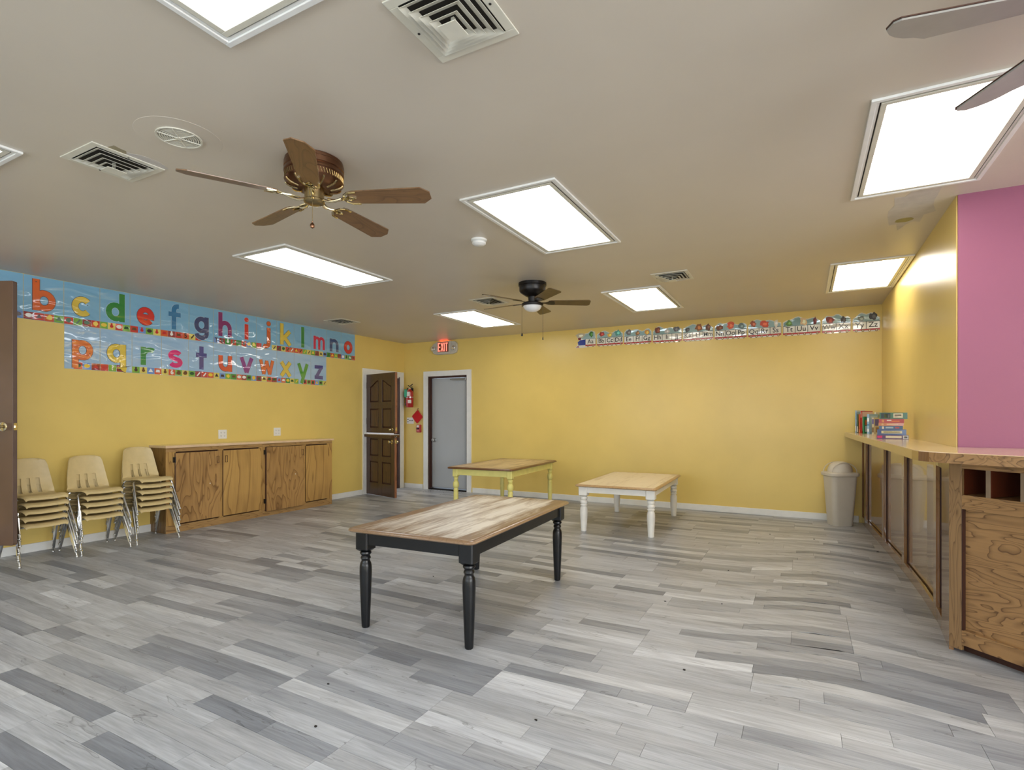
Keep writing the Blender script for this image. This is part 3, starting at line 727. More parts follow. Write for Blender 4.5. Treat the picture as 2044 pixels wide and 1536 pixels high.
# ------------------------------------------------------------------ letter posters (stroke-built lettering)
LW = .27; hW = LW/2
def arc(cx, cy, rx, ry, a0, a1, n=18):
    return [(cx+rx*math.cos(math.radians(a0+(a1-a0)*i/n)), cy+ry*math.sin(math.radians(a0+(a1-a0)*i/n))) for i in range(n+1)]
def strokes(ch):
    r = .5-hW; A = hW; B = 1-hW*1.0; B2 = .90-hW
    cx = (A+B2)/2; rx = (B2-A)/2
    ring = (arc(cx, .5, rx, r, 0, 360)[:-1], True)
    st = lambda x, y0, y1: ([(x, y0), (x, y1)], False)
    if ch == 'a': return [ring, st(B2, 0, 1)]
    if ch == 'b': return [ring, st(A, 0, 1.5)]
    if ch == 'c': return [(arc(cx, .5, rx, r, 42, 318), False)]
    if ch == 'd': return [ring, st(B2, 0, 1.5)]
    if ch == 'e': return [(arc(cx, .5, rx, r, 0, 322), False), ([(A*.9, .47), (B2+hW, .47)], False)]
    if ch == 'f': return [([(.38, 0), (.38, 1.1)]+arc(.62, 1.12, .24, .245, 170, 80, 6), False), ([(.08, .87), (.76, .87)], False)]
    if ch == 'g': return [ring, ([(B2, 1), (B2, 0)]+arc(cx, -.02, rx, .26, -8, -172, 10), False)]
    if ch == 'h': return [st(A, 0, 1.5), (arc(cx, .5, rx, r, 180, 0, 12)+[(B2, 0)], False)]
    if ch == 'i': return [st(.45, 0, 1), (circ(.45, 1.29, .07, 12), True)]
    if ch == 'j': return [([(.6, 1), (.6, -.03)]+arc(.34, -.03, .26, .25, -10, -130, 8), False), (circ(.6, 1.29, .07, 12), True)]
    if ch == 'k': return [st(A, 0, 1.5), ([(.2, .38), (.80, 1.0)], False), ([(.34, .55), (.84, 0)], False)]
    if ch == 'l': return [st(.45, 0, 1.5)]
    if ch == 'm': return [st(A-.1, 0, 1), ([(A-.1, .5)]+arc(.25, .62, .215, .245, 180, 0, 8)+[(.465, 0)], False), ([(.465, .5)]+arc(.68, .62, .215, .245, 180, 0, 8)+[(.895, 0)], False)]
    if ch == 'n': return [st(A, 0, 1), (arc(cx, .5, rx, r, 180, 0, 12)+[(B2, 0)], False)]
    if ch == 'o': return [ring]
    if ch == 'p': return [ring, st(A, -.42, 1)]
    if ch == 'q': return [ring, ([(B2, 1), (B2, -.20)]+arc(B2+.16, -.2, .16, .15, 180, 270, 4), False)]
    if ch == 'r': return [st(.25, 0, 1), (arc(.62, .5, .37, .365, 170, 62, 8), False)]
    if ch == 's': return [(arc(.45, .695, .27, .185, 25, 250, 12)+arc(.45, .30, .28, .185, 75, -155, 12), False)]
    if ch == 't': return [st(.45, 0, 1.4), ([(.12, .87), (.78, .87)], False)]
    if ch == 'u': return [([(A, 1)]+arc(cx, .5, rx, r, 180, 360, 12), False), st(B2, 0, 1)]
    if ch == 'v': return [([(.08, 1.02), (.45, .03)], False), ([(.82, 1.02), (.45, .03)], False)]
    if ch == 'w': return [([(-.02, 1), (.22, .03)], False), ([(.46, .95), (.22, .03)], False), ([(.44, .95), (.68, .03)], False), ([(.92, 1), (.68, .03)], False)]
    if ch == 'x': return [([(.08, 1), (.82, 0)], False), ([(.82, 1), (.08, 0)], False)]
    if ch == 'y': return [([(.08, 1.02), (.46, .04)], False), ([(.84, 1.02), (.34, -.42)], False)]
    if ch == 'z': return [([(.06, 1-hW*.8), (.84, 1-hW*.8)], False), ([(.06, hW*.8), (.84, hW*.8)], False), ([(.70, .88), (.20, .12)], False)]
OR, YE, GR, RE, BL, NV, MG, CR, IN, VI, PK = (222,96,24), (226,196,72), (28,132,52), (216,36,30), (38,120,168), (44,62,112), (134,22,102), (206,18,72), (62,62,140), (134,40,134), (222,20,120)
LCOL = dict(a=CR, b=OR, c=YE, d=GR, e=RE, f=BL, g=NV, h=MG, i=RE, j=(216,96,40), k=YE, l=GR, m=CR, n=(40,72,124), o=RE,
            p=(224,112,52), q=YE, r=(48,140,72), s=PK, t=(70,70,138), u=(224,76,46), v=VI, w=(224,104,50), x=YE, y=(64,152,48), z=IN)
NAMEC = dict(a='crimson', b='orange', c='yellow', d='green', e='red', f='dark blue', g='navy', h='dark magenta', i='red', j='orange', k='yellow', l='green', m='crimson', n='navy', o='red',
             p='orange', q='yellow', r='green', s='bright pink', t='indigo', u='red-orange', v='violet', w='orange', x='yellow', y='green', z='indigo')
TILE = [(40,140,52), (226,208,100), (206,52,40), (110,150,210), (216,88,44), (120,176,64), (150,30,40)]
ICON = [(238,236,230), (60,40,40), (236,200,60), (196,40,40), (40,90,50), (110,70,40)]
SC = .205
def icon(rnd, cx, cy, s):
    k = rnd.randrange(6); m = MB()
    if k == 0: m.prism(circ(cx, cy, s*.55, 12, s*.4), .0040, .0046)
    elif k == 1: m.prism(circ(cx, cy-s*.1, s*.35, 10), .0040, .0046).prism(circ(cx, cy+s*.4, s*.22, 8), .0040, .0046)
    elif k == 2: m.prism([(cx-s*.5, cy-s*.3), (cx+s*.5, cy-s*.3), (cx+s*.35, cy+s*.3), (cx-s*.35, cy+s*.3)], .0040, .0046)
    elif k == 3: m.prism([(cx-s*.45, cy-s*.45), (cx-s*.1, cy-s*.5), (cx+s*.5, cy+s*.3), (cx+s*.3, cy+s*.5)], .0040, .0046)
    elif k == 4: m.prism(ragged(cx, cy, s*.5, s*.5, 9, rnd.randrange(99), .25), .0040, .0046)
    else: m.prism([(cx-s*.5, cy-s*.35), (cx+s*.5, cy-s*.35), (cx, cy+s*.5)], .0040, .0046)
    return m
def poster(ch, y0, y1, z0, z1, row, seed):
    rnd = random.Random(seed); W, Hh = y1-y0, z1-z0
    t = thing('letter_poster', '%s letter %s on a pale blue laminated poster, %s row' % (NAMEC[ch], ch, row), 'poster', mat4=wallmat('left', (XL+.0012, y0, z0)), group='alphabet letter posters on the left wall')
    base = (126,182,214) if row == 'upper' else (158,194,224)
    # sheet gently buckled: a thin grid
    nx, ny = 6, 8; vs = []
    for j in range(ny+1):
        for i in range(nx+1):
            u, v = i/nx, j/ny; e_ = math.sin(math.pi*u)*math.sin(math.pi*v)
            vs.append((.001+(W-.002)*u, Hh*v, .0022+.0*e_))
    fs = [(j*(nx+1)+i, j*(nx+1)+i+1, (j+1)*(nx+1)+i+1, (j+1)*(nx+1)+i) for j in range(ny) for i in range(nx)]
    MB().add(vs, fs, True).box(.001, W-.001, 0, Hh, 0, .0021).build('sheet', card(*base), t)
    bx = (W-.90*SC)/2-.0; by = .098
    if ch in 'gpqyj': by = .098
    if ch in 'bdhkl': by = .096
    S = [([(bx+p[0]*SC, by+p[1]*SC) for p in pts], cl) for pts, cl in strokes(ch)]
    # clip tall letters at the sheet top
    S = [([(x, min(y, Hh-.006)) for x, y in pts], cl) for pts, cl in S]
    wl = LW*SC*(.78 if ch in 'mw' else 1.0)
    m = MB(); m2 = MB()
    for q_, (pts, cl) in enumerate(S):
        h_ = .00025*q_
        if cl and len(pts) == 12:
            ccx = sum(p[0] for p in pts)/12; ccy = sum(p[1] for p in pts)/12
            m.prism(circ(ccx, ccy, .036, 18), .0035, .0044+h_); m2.prism(circ(ccx, ccy, .032, 18), .0035, .0056+h_); continue
        m.ribbon(pts, wl+.008, .0035, .0044+h_, cl)
        m2.ribbon(pts, wl, .0035, .0056+h_, cl)
    warm = ch in 'bcekopquwxj'
    m.build('letter_outline', ink(70,60,66) if warm else ink(170,198,214), t)
    m2.build('letter', card(*LCOL[ch]), t)
    n = 4; tw = W/n; skip = {'g': 3, 'p': 0, 'q': 3, 'y': 1, 'j': 2}.get(ch)
    for k in range(n):
        if k == skip or (ch == 'j' and k == 1) or (ch == 'g' and k == 2): continue
        c = TILE[(k*2+seed*3+rnd.randrange(2)) % len(TILE)]
        tl = MB().box(tw*k+.0015, tw*(k+1)-.0015, .002, .072, .0022, .0040).build('picture_tile', card(*c), t)
        sym = {('f', 3): '5', ('s', 1): '6', ('q', 1): '?', ('h', 0): 'T'}.get((ch, k))
        cc = ICON[rnd.randrange(len(ICON))]
        if sym: shift(text_mesh(sym, .075, .0040, .0008, .002), tw*(k+.5), .038).build('picture', ink(236,232,220) if sym in '6?' else ink(40,36,36), tl)
        else: icon(rnd, tw*(k+.5), .040, .05).build('picture', ink(*cc), tl)
    if ch in 'bckpqxhmy': # small printed starting arrow dot
        p = S[-1][0][-1] if ch in 'bkh' else S[0][0][0]
        MB().prism(circ(p[0]-.0, p[1]-.028, .005, 8), .0058, .0065).build('print_dot', ink(60,50,40), t)
    return t
TS = [2.03, 2.353, 2.678, 2.998, 3.292, 3.617, 3.951, 4.261, 4.576, 4.874, 5.203, 5.500, 5.812, 6.122, 6.425, 6.731]
for i, ch in enumerate('abcdefghijklmno'):
    poster(ch, TS[i]+.001, TS[i+1]-.001, 2.266, 2.697, 'upper', i+1)
TS2 = [2.680, 3.000, 3.312, 3.628, 3.945, 4.264, 4.580, 4.874, 5.203, 5.505, 5.810, 6.115]
for i, ch in enumerate('pqrstuvwxyz'):
    poster(ch, TS2[i]+.001, TS2[i+1]-.001, 1.812, 2.262, 'lower', i+30)
# ------------------------------------------------------------------ alphabet train cards
TR = [(-3.160,-2.838,'A'), (-2.827,-2.405,'BCD'), (-2.397,-1.975,'EFG'), (-1.966,-1.543,'HIJ'), (-1.535,-1.113,'KLM'), (-1.106,-.682,'NOP'), (-.673,-.260,'QRS'), (-.251,.190,'TUV'), (.199,.520,'WX'), (.532,.826,'YZ')]
PICS = [[((196,186,160),-.3,.02,.5,.06),((60,120,50),.25,.03,.2,.07)], [((170,60,50),-.3,.02,.25,.06),((226,180,80),.0,.0,.2,.05),((90,160,150),.3,.02,.25,.07)],
        [((110,110,110),-.32,.02,.22,.06),((150,110,70),0,.0,.15,.05),((210,150,60),.33,.0,.2,.06)], [((120,60,36),-.32,.02,.2,.08),((200,200,200),.0,.0,.2,.05),((96,96,100),.3,.02,.22,.06)],
        [((70,70,70),-.33,.0,.2,.05),((150,90,40),.03,.02,.24,.08),((110,70,50),.33,.02,.18,.07)], [((120,70,40),-.33,.0,.22,.05),((222,90,50),.0,.02,.24,.07),((110,130,130),.33,.0,.22,.06)],
        [((170,90,60),-.33,.02,.2,.07),((214,80,50),.0,.01,.3,.07),((232,226,210),.33,.01,.15,.07)], [((100,140,70),-.33,.0,.2,.06),((226,196,150),.05,.01,.2,.08),((110,40,40),.35,.01,.1,.07)],
        [((140,50,30),-.22,.0,.3,.07),((60,50,40),.25,.0,.2,.06)], [((120,130,120),-.2,.0,.3,.05),((70,70,70),.25,.02,.3,.07)]]
for i, (x0, x1, L) in enumerate(TR):
    W = x1-x0; n = len(L); rz = math.radians([-.3,.2,.1,-.2,.3,0,.2,-.1,.1,-.2][i]); z0 = 2.408-.004*i
    t = thing('train_card', 'alphabet train %s cut-out on the back wall' % ('engine with panel Aa' if i == 0 else 'wagon card lettered '+' '.join(c+c.lower() for c in L)), 'wall card', mat4=wallmat('back', (x0, YB-.0012, z0), rz), group='alphabet train cut-outs on the back wall')
    e = .006
    top = [(W-e*(.5), .135)]+[(W-e-(W-2*e)*k/12, .135+.118*(.76+.24*math.sin(1.7+k*.9+i*1.3)*math.cos(k*.35+i))*min(1, .55+min(k, 12-k)*.3)) for k in range(13)]+[(e*.5, .135)]
    P = [(e, .02), (W*.12, .004), (W*.88, .004), (W-e, .02)]+top
    if i == 0: P = [(-.02, .0), (W*.3, -.004), (W-e, .01), (W-e*.5, .135), (W-.02, .235), (W*.75, .262), (W*.6, .225), (W*.3, .21), (W*.02, .165), (W*.14, .12), (W*.08, .06)]
    MB().prism(P, 0, .0016).build('card_backing', card(226,224,214), t)
    q = [(min(max(x, e*2.2), W-e*2.2), (y if y < .14 else max(.132, y-.010))) for x, y in P[5:-1] if y > .12] if i else [(W*.10, .165), (W*.3, .198), (W*.6, .212), (W*.75, .248), (W-.03, .224), (W-.014, .13), (W*.22, .13)]
    q = [(W-e*2.2, .132)]+q+[(e*2.2, .132)] if i else q
    MB().prism(q, .0016, .0022).build('sky_print', card(150,186,190) if i < 7 or i > 7 else card(120,160,164), t)
    for k, (c, fx, fy, sx_, sy_) in enumerate(PICS[i]):
        MB().prism(ragged(W*(.5+fx), .170+fy, W*sx_*.46, sy_*.66, 13, i*7+k, .28), .0022, .0028).build('animal_print', ink(*c), t)
        MB().prism(ragged(W*(.5+fx)+.008, .168+fy, W*sx_*.2, sy_*.3, 9, i*9+k, .3), .0028, .0031).build('animal_print', ink(*[min(255, int(v*1.35)+20) for v in c]), t)
    px0 = e if i else W*.46; pw = (W-e-px0)/n
    if i == 0:
        MB().prism([(W*.10, .035), (W*.46, .035), (W*.46, .125), (W*.2, .118), (W*.06, .09)], .0022, .0030).build('engine_boiler', ink(28,56,150), t)
        MB().prism([(W*.10, .12), (W*.22, .12), (W*.24, .155), (W*.07, .155)], .0022, .0030).build('engine_funnel', ink(120,30,50), t)
        MB().prism([(-.012, .006), (W*.14, .004), (W*.10, .034)], .0022, .0030).build('cow_catcher', ink(150,40,40), t)
    MB().box(px0, W-e, .020, .040, .0016, .0024).build('red_chassis', ink(186,34,34), t)
    for k in range(n):
        a, b = px0+pw*k, px0+pw*(k+1)
        fr = MB().box(a, b, .036, .134, .0016, .0022).build('panel_border', ink(40,52,56), t)
        MB().box(a+.0035, b-.0035, .041, .129, .0022, .0030).build('letter_panel', card(238,236,226), fr)
        shift(text_mesh(L[k]+L[k].lower(), .092 if L[k] not in 'WM' else .082, .0030, .0006, .0008, min(1, pw/.12)*.98), (a+b)/2, .086).build('letters', ink(36,34,34), fr)
        for s in (.25, .75):
            wx = a+pw*s; wh = MB().lathe([(.0,.0024),(.0155,.0024),(.0155,.0034),(0,.0034)][::-1], 14, c=(wx, .018, 0)).build('wheel', ink(140,96,40), t)
            MB().lathe([(.007,.0034),(.007,.0038),(0,.0038)], 10, c=(wx, .018, 0)).build('hub', ink(226,216,196), wh)
# ------------------------------------------------------------------ exit sign
t = thing('exit_sign', 'lit red exit sign with two emergency lamp heads above the grey door', 'sign', mat4=wallmat('back', (-5.672, YB, 2.55)))
MB().prism([(-.27,-.02),(-.24,-.085),(-.17,-.108),(.17,-.108),(.25,-.085),(.275,-.02),(.27,.07),(.23,.115),(.15,.118),(-.17,.118),(-.24,.09),(-.27,.05)], 0, .05).build('housing', M['signbody'], t, bevel=.008)
MB().box(-.165, .155, -.095, .120, .05, .068).build('face_plate', M['signbody'], t, bevel=.004)
MB().box(-.132, .108, -.068, .112, .067, .0684).build('letter_field', ink(120,70,50), t)
m = MB(); z = (.068, .0705)
def seg(a, b, wd=.019): m.ribbon([a, b], wd, *z)
X0, Yb, Yt = -.115, -.055, .098; ww = .043; gp = .056
seg((X0, Yb), (X0, Yt)); [seg((X0, y), (X0+ww, y), .02) for y in (Yb+.01, (Yb+Yt)/2, Yt-.01)]
x = X0+gp+.006; seg((x, Yb), (x+ww, Yt)); seg((x+ww, Yb), (x, Yt))
x = X0+2*gp+.018; seg((x, Yb), (x, Yt))
x = x+.024; seg((x+.024, Yb), (x+.024, Yt)); seg((x, Yt-.01), (x+.05, Yt-.01), .02)
m.build('exit_lettering', M['exit'], t)
MB().box(-.12, .06, .1185, .121, .005, .045).build('top_lens', emit('sign_top_glow', (1, .10, .06, 1), 3), t)
for sx_ in (-.225, .215):
    m4 = Matrix.Rotation(math.radians(18), 4, 'X')
    lh = MB().lathe([(0,.048),(.034,.05),(.044,.066),(.046,.082),(.040,.086),(.032,.080)], 24, c=(sx_, .0, 0)).build('lamp_head', M['signbody'], t)
    MB().lathe([(.038,.080),(.03,.084),(.0,.087)], 18, c=(sx_, 0, 0)).build('lens', M['chrome'], lh)
# ------------------------------------------------------------------ extinguisher, pot holder, alarm, plates
t = thing('fire_extinguisher', 'red fire extinguisher with green tag hung beside the grey door', 'extinguisher', mat4=wallmat('back', (-6.425, YB, 1.50)))
V = Matrix.Rotation(math.radians(-90), 4, 'X')
def lz(prof, c, n=24): return MB().lathe([(r, -z) for r, z in prof][::1], n, c=c, M4=Matrix.Rotation(math.radians(90), 4, 'X'))
lz([(0,0),(.058,.0),(.066,.012),(.066,.27),(.060,.295),(.035,.318),(.022,.328),(.022,.345)], (0, 0, .082), 28).build('cylinder', M['red'], t)
MB().box(-.02, .02, .05, .36, 0, .016).build('bracket', M['black'], t)
lz([(.0685,.178),(.0685,.192)], (0, 0, .082), 28).build('strap', M['steel'], t)
def curved(z0, z1, a0, a1, r, mat, nm):
    vs = []; n = 8
    for k in range(n+1):
        a = math.radians(a0+(a1-a0)*k/n)
        for zz in (z0, z1): vs.append((r*math.sin(a), zz, .082+r*math.cos(a)))
    return MB().add(vs, [(2*k, 2*k+2, 2*k+3, 2*k+1) for k in range(n)], True).build(nm, mat, t)
curved(.205, .285, -25, 40, .0668, M['paper'], 'label_sheet'); curved(.075, .135, 5, 62, .0668, M['paper'], 'label_sheet')
curved(.205, .285, -55, -26, .0670, M['black'], 'label_sheet')
lz([(.02,.335),(.026,.342),(.026,.366),(.016,.372)], (0, 0, .082), 16).build('valve', M['brass'], t)
MB().tube([(-.01,.365,.082),(.03,.375,.09),(.075,.372,.10)], .007).tube([(-.045,.41,.075),(-.01,.385,.082),(.03,.40,.09),(.08,.425,.10)], .008).build('handle', M['black'], t)
MB().tube([(-.015,.36,.082),(-.05,.35,.085),(-.08,.30,.09),(-.088,.22,.092),(-.080,.14,.094),(-.072,.09,.096)], .010, 8).tube([(-.072,.09,.096),(-.066,.035,.098)], .012, 8, r1=.02).build('hose', M['black'], t)
MB().prism([(-.070,.33),(-.01,.33),(-.018,.19),(-.062,.18),(-.075,.22)], .150, .152).build('inspection_tag', M['green'], t)
curved(.04, .075, -75, -52, .09, M['paper'], 'nozzle_sticker')
t = thing('pot_holder', 'red square quilted pot holder hanging by one corner from a hook', 'pot holder', mat4=wallmat('back', (-6.300, YB, 1.325), math.radians(42)))
MB().prism(rrect(-.088, .088, -.088, .088, .022), .012, .024).build('pad', M['cloth'], t, bevel=.004)
m = MB(); m.tube([(x, y, .018) for x, y in rrect(-.089, .089, -.089, .089, .022)]+[(rrect(-.089,.089,-.089,.089,.022)[0][0], rrect(-.089,.089,-.089,.089,.022)[0][1], .018)], .005, 6); m.build('piping', M['red'], t)
MB().tube([(.085+.014*math.cos(a), .085+.014*math.sin(a), .018) for a in [2*math.pi*k/10 for k in range(11)]], .0025, 6).build('hanging_loop', M['cloth'], t)
t = thing('wall_hook', 'small brass hook above the red pot holder', 'hook', mat4=wallmat('back', (-6.295, YB, 1.455)))
MB().prism(circ(0, .02, .012, 14), 0, .004).build('plate', M['brass'], t)
MB().tube([(0,.02,.003),(0,.015,.02),(0,-.005,.03),(0,-.018,.026),(0,-.016,.034)], .0035, 8).build('hook_arm', M['brass'], t)
t = thing('fire_alarm_pull', 'small red fire alarm pull station low beside the grey door', 'alarm', mat4=wallmat('back', (-6.262, YB, 1.035)))
MB().prism(rrect(-.05, .045, 0, .145, .015), 0, .035).build('housing', M['red'], t, bevel=.004)
MB().box(-.038, .012, .095, .135, .035, .038).build('label_plate', M['paper'], t)
MB().box(-.04, .015, .062, .085, .035, .048).build('pull_handle', M['black'], t, bevel=.003)
MB().box(-.036, .010, .020, .050, .035, .038).build('window', ink(214,120,120), t)
def outlet(kind, p, label, gang=2, style='outlet', h=.115, wd=.115):
    t = thing('wall_outlet' if style == 'outlet' else 'switch_plate', label, 'outlet' if style == 'outlet' else 'switch', mat4=wallmat(kind, p))
    MB().prism(rrect(-wd/2, wd/2, -h/2, h/2, .006), 0, .006).build('plate', M['outlet'], t, bevel=.002)
    for g in range(gang):
        gx = (g-(gang-1)/2)*.046
        if style == 'outlet':
            for dy in (-.021, .021):
                rc = MB().prism(rrect(gx-.016, gx+.016, dy-.014, dy+.014, .006), .006, .009).build('receptacle', M['outlet'], t)
                MB().box(gx-.008, gx-.0055, dy-.003, dy+.007, .009, .0094).box(gx+.0055, gx+.008, dy-.003, dy+.007, .009, .0094).prism(circ(gx, dy-.008, .003, 8), .009, .0094).build('slots', M['slot'], rc)
        else:
            MB().box(gx-.006, gx+.006, -.012, .012, .006, .008).box(gx-.004, gx+.004, -.002, .010, .008, .016).build('toggle', M['outlet'], t)
    return t
outlet('left', (XL, 4.386, 1.095), 'square double outlet above the pale striped cabinet half, the left one')
outlet('left', (XL, 5.211, 1.108), 'square double outlet above the cabinet, the one nearer the half door')
t = outlet('back', (-6.475, YB, 1.254), 'wide ivory plate with black buttons below the fire extinguisher', 2, 'switch', .115, .165)
for x, y in ((-.052,.024),(-.052,-.022),(-.005,.0),(.045,.0)): MB().prism(circ(x, y, .010, 12), .006, .012).build('button', M['black'], t)
# ------------------------------------------------------------------ low cabinets under the posters
def cabinet(y0, y1, label, doors, mat_rail):
    W = y1-y0; t = thing('base_cabinet', label, 'cabinet', mat4=wallmat('left', (XL, y0, 0)))
    dp = .318; top = .965
    MB().box(0, .018, 0, top, 0, dp-.018).build('side_panel', M['oakend'], t)
    MB().box(W-.018, W, 0, top, 0, dp-.018).build('side_panel', M['oakend'], t)
    MB().box(.018, W-.018, .03, top-.02, .002, dp-.05).build('carcass', M['edge'], t)
    MB().box(0, W, 0, .085, dp-.02, dp).build('base_rail', M['oakx'], t, bevel=.001)
    MB().box(0, W, top-.045, top, dp-.02, dp).build('top_rail', M['oakx'], t, bevel=.001)
    xs = [0]+[v for a, b, _, _, _, _ in doors for v in (a-y0, b-y0)]+[W]
    for a, b in zip(xs[::2], xs[1::2]):
        if b-a > .006: MB().box(max(0,a-.012) if a>0 else 0, min(W, b+.012) if b < W else W, .085, top-.045, dp-.02, dp).build('stile', M['oak2'], t, bevel=.001)
    for a, b, zb, zt, proud, mt in doors:
        d = MB().box(a-y0, b-y0, zb, zt, dp+.001, dp+.019+proud).build('door', M[mt], t, bevel=.002)
        MB().box(a-y0-.0015, a-y0+.0005, zb, zt, dp+.001, dp+.018+proud).build('door_edge', M['edge'], d)
        MB().box(a-y0, b-y0, zb-.0015, zb+.0005, dp+.001, dp+.018+proud).box(a-y0, b-y0, zt-.0005, zt+.0015, dp+.001, dp+.018+proud).build('door_edge', M['edge'], d)
    return t, dp
c1, dp = cabinet(3.505, 4.735, 'left oak cabinet half with two doors, next to the chair stacks', [(3.60, 4.135, .10, .905, 0, 'oak'), (4.175, 4.70, .10, .905, 0, 'oak2')], 'oak')
c2, dp = cabinet(4.737, 5.935, 'right oak cabinet half with one proud door, next to the half door', [(4.775, 5.395, .065, .915, .012, 'oak'), (5.435, 5.85, .10, .905, -.008, 'oak2')], 'oak2')
for c, lst in ((c1, ((.095, .80), (.095, .22))), (c2, ((.038, .82), (.038, .17)))):
    for hx, hz in lst: MB().box(hx-.022, hx+.002, hz, hz+.06, dp-.001, dp+.022).tube([(hx-.003, hz-.004, dp+.02), (hx-.003, hz+.064, dp+.02)], .004).build('hinge', M['black'], c)
for c, y0, lst in ((c1, 3.505, ((4.105, .80), (4.215, .80))), (c2, 4.737, ((5.36, .82),))):
    for py, pz in lst:
        MB().ribbon([(py-y0-.013, pz-.04), (py-y0+.013, pz-.04), (py-y0+.013, pz+.04), (py-y0-.013, pz+.04)], .005, dp+.018, dp+(.034 if c is c2 else .0225), True).build('finger_pull', M['edge'], c)
for c, u, z_, q in ((c1, .50, .52, .0), (c2, .50, .52, .012)): MB().lathe([(.006,0),(.006,.003),(0,.004)], 10, c=(u, z_, dp+.018+q)).build('screw_cap', M['paper'], c)
t = thing('cabinet_worktop', 'thin pale worktop running along both oak cabinet halves', 'worktop', mat4=wallmat('left', (XL, 3.49, .965)))
MB().box(0, 2.46, 0, .028, .002, .338).build('slab', M['lam'], t, bevel=.002)
MB().box(-.001, 2.461, .002, .026, .338, .341).build('edge_strip', plain('pink_beige_edge', C8(216,186,150), .4), t)
# ------------------------------------------------------------------ stacked school chairs (facing +x)
def shell():
    prof = [(.172,.322),(.174,.336),(.160,.347),(.120,.352),(.06,.348),(0,.341),(-.06,.336),(-.11,.338),(-.150,.350),(-.176,.378),(-.190,.412),(-.200,.450),(-.209,.490),(-.217,.528),(-.225,.57),(-.233,.61),(-.240,.645),(-.243,.668),(-.243,.676)]
    hw =   [.152,.159,.164,.169,.172,.175,.178,.180,.181,.180,.177,.173,.168,.162,.156,.150,.144,.134,.112]
    us = [-1,-.93,-.8,-.65,-.50,-.32,-.20,-.075,.075,.20,.32,.50,.65,.8,.93,1]
    vs = []; fs = []; n = len(us)
    for i, (x, z) in enumerate(prof):
        t = i/(len(prof)-1)
        for u in us:
            e = abs(u)**2.4
            if i < 9: X_, Z_ = x, z+.010*e-(.016*max(0, abs(u)-.9)/.1 if abs(u) > .9 else 0)
            else: X_, Z_ = x+.030*e, z-(.012*abs(u)**6 if i > 15 else 0)
            vs.append((X_, u*hw[i], Z_))
    # slots: three openings in the lower back between rows 10..14
    slotc = {4, 7, 10}   # columns between us[4..5], us[7..8], us[10..11]
    for i in range(len(prof)-1):
        for j in range(n-1):
            if 8 <= i < 12 and j in slotc: continue
            fs.append((i*n+j, (i+1)*n+j, (i+1)*n+j+1, i*n+j+1))
    return vs, fs
def make_chair():
    t = thing('school_chair', '', 'chair', (0,0,0), 0, 'stacked tan school chairs')
    vs, fs = shell()
    s = MB().add(vs, fs, True).build('seat_shell', M['plastic'], t)
    so = s.modifiers.new('solid', 'SOLIDIFY'); so.thickness = .0065; so.offset = -1
    b = s.modifiers.new('split', 'EDGE_SPLIT'); b.split_angle = math.radians(45)
    MB().tube([(.073,-.137,.326),(.073,0,.326),(.073,.137,.326)], .0088, 8)\
        .tube([(.073,-.128,.326),(-.06,-.130,.320),(-.15,-.14,.322),(-.195,-.14,.37),(-.226,-.10,.50)], .0088, 8)\
        .tube([(.073,.128,.326),(-.06,.130,.320),(-.15,.14,.322),(-.195,.14,.37),(-.226,.10,.50)], .0088, 8).build('frame', M['chrome'], t)
    for sy in (-1, 1):
        for fx, tx, ft, ty in ((.215, .085, .212, .186), (-.228, -.10, .206, .188)):
            lg = MB().tube([(tx-.012 if fx > 0 else tx+.012, sy*(ty-.05), .326), (tx-.004 if fx > 0 else tx+.004, sy*(ty-.015), .324), (tx, sy*ty, .312), (tx+(fx-tx)*.10, sy*(ty+(ft-ty)*.10), .29), (tx+(fx-tx)*.9, sy*(ty+(ft-ty)*.9), .045)], .0108, 8).build('leg', M['chrome'] if fx > 0 else M['chrome'], t)
            X9, Y9 = tx+(fx-tx)*.9, sy*(ty+(ft-ty)*.9)
            m = MB().tube([(X9, Y9, .047), (fx-.002, sy*(ft-.001), .016)], .0075, 8)
            m.lathe([(.0105,.040),(.0105,.046)], 10, c=(X9, Y9, 0)).lathe([(.006,.018),(.011,.012),(.0125,.003),(.011,0)], 12, c=(fx, sy*ft, 0))
            m.build('glide', M['steel'], lg)
    for sy in (-1, 1):
        MB().lathe([(.0055,0),(.005,.003),(0,.004)], 10, c=(-.221+.001, sy*.05, .55), M4=Matrix.Rotation(math.radians(80), 4, 'Y')).build('rivet', M['chrome'], t)
    return t
ch0 = make_chair(); bpy.context.view_layer.update(); note(ch0)
STK = [(-6.215, 2.313, 5, 'stack half hidden by brown door'), (-6.215, 2.775, 5, 'the middle stack'), (-6.225, 3.265, 6, 'the tall stack touching the cabinet')]
ORD = ['bottom', 'second', 'third', 'fourth', 'fifth', 'sixth']
first = True
for sx_, sy_, n, nm in STK:
    for k in range(n):
        o_ = ORD[k] if k < n-1 else 'topmost'
        lab = 'tan chair with chrome legs, %s%s in %s' % (o_, '' if o_ in ('bottom', 'topmost') else ' from floor', nm)
        loc = (sx_+(.002*k), sy_+.002*math.sin(k*2.1+sy_), .0625*k); rz = math.radians(.8*math.sin(k*1.7+sx_+sy_))
        if first: ch0.location = loc; ch0.rotation_euler = (0,0,rz); ch0['label'] = lab; first = False
        else: dup(ch0, loc, rz, lab)
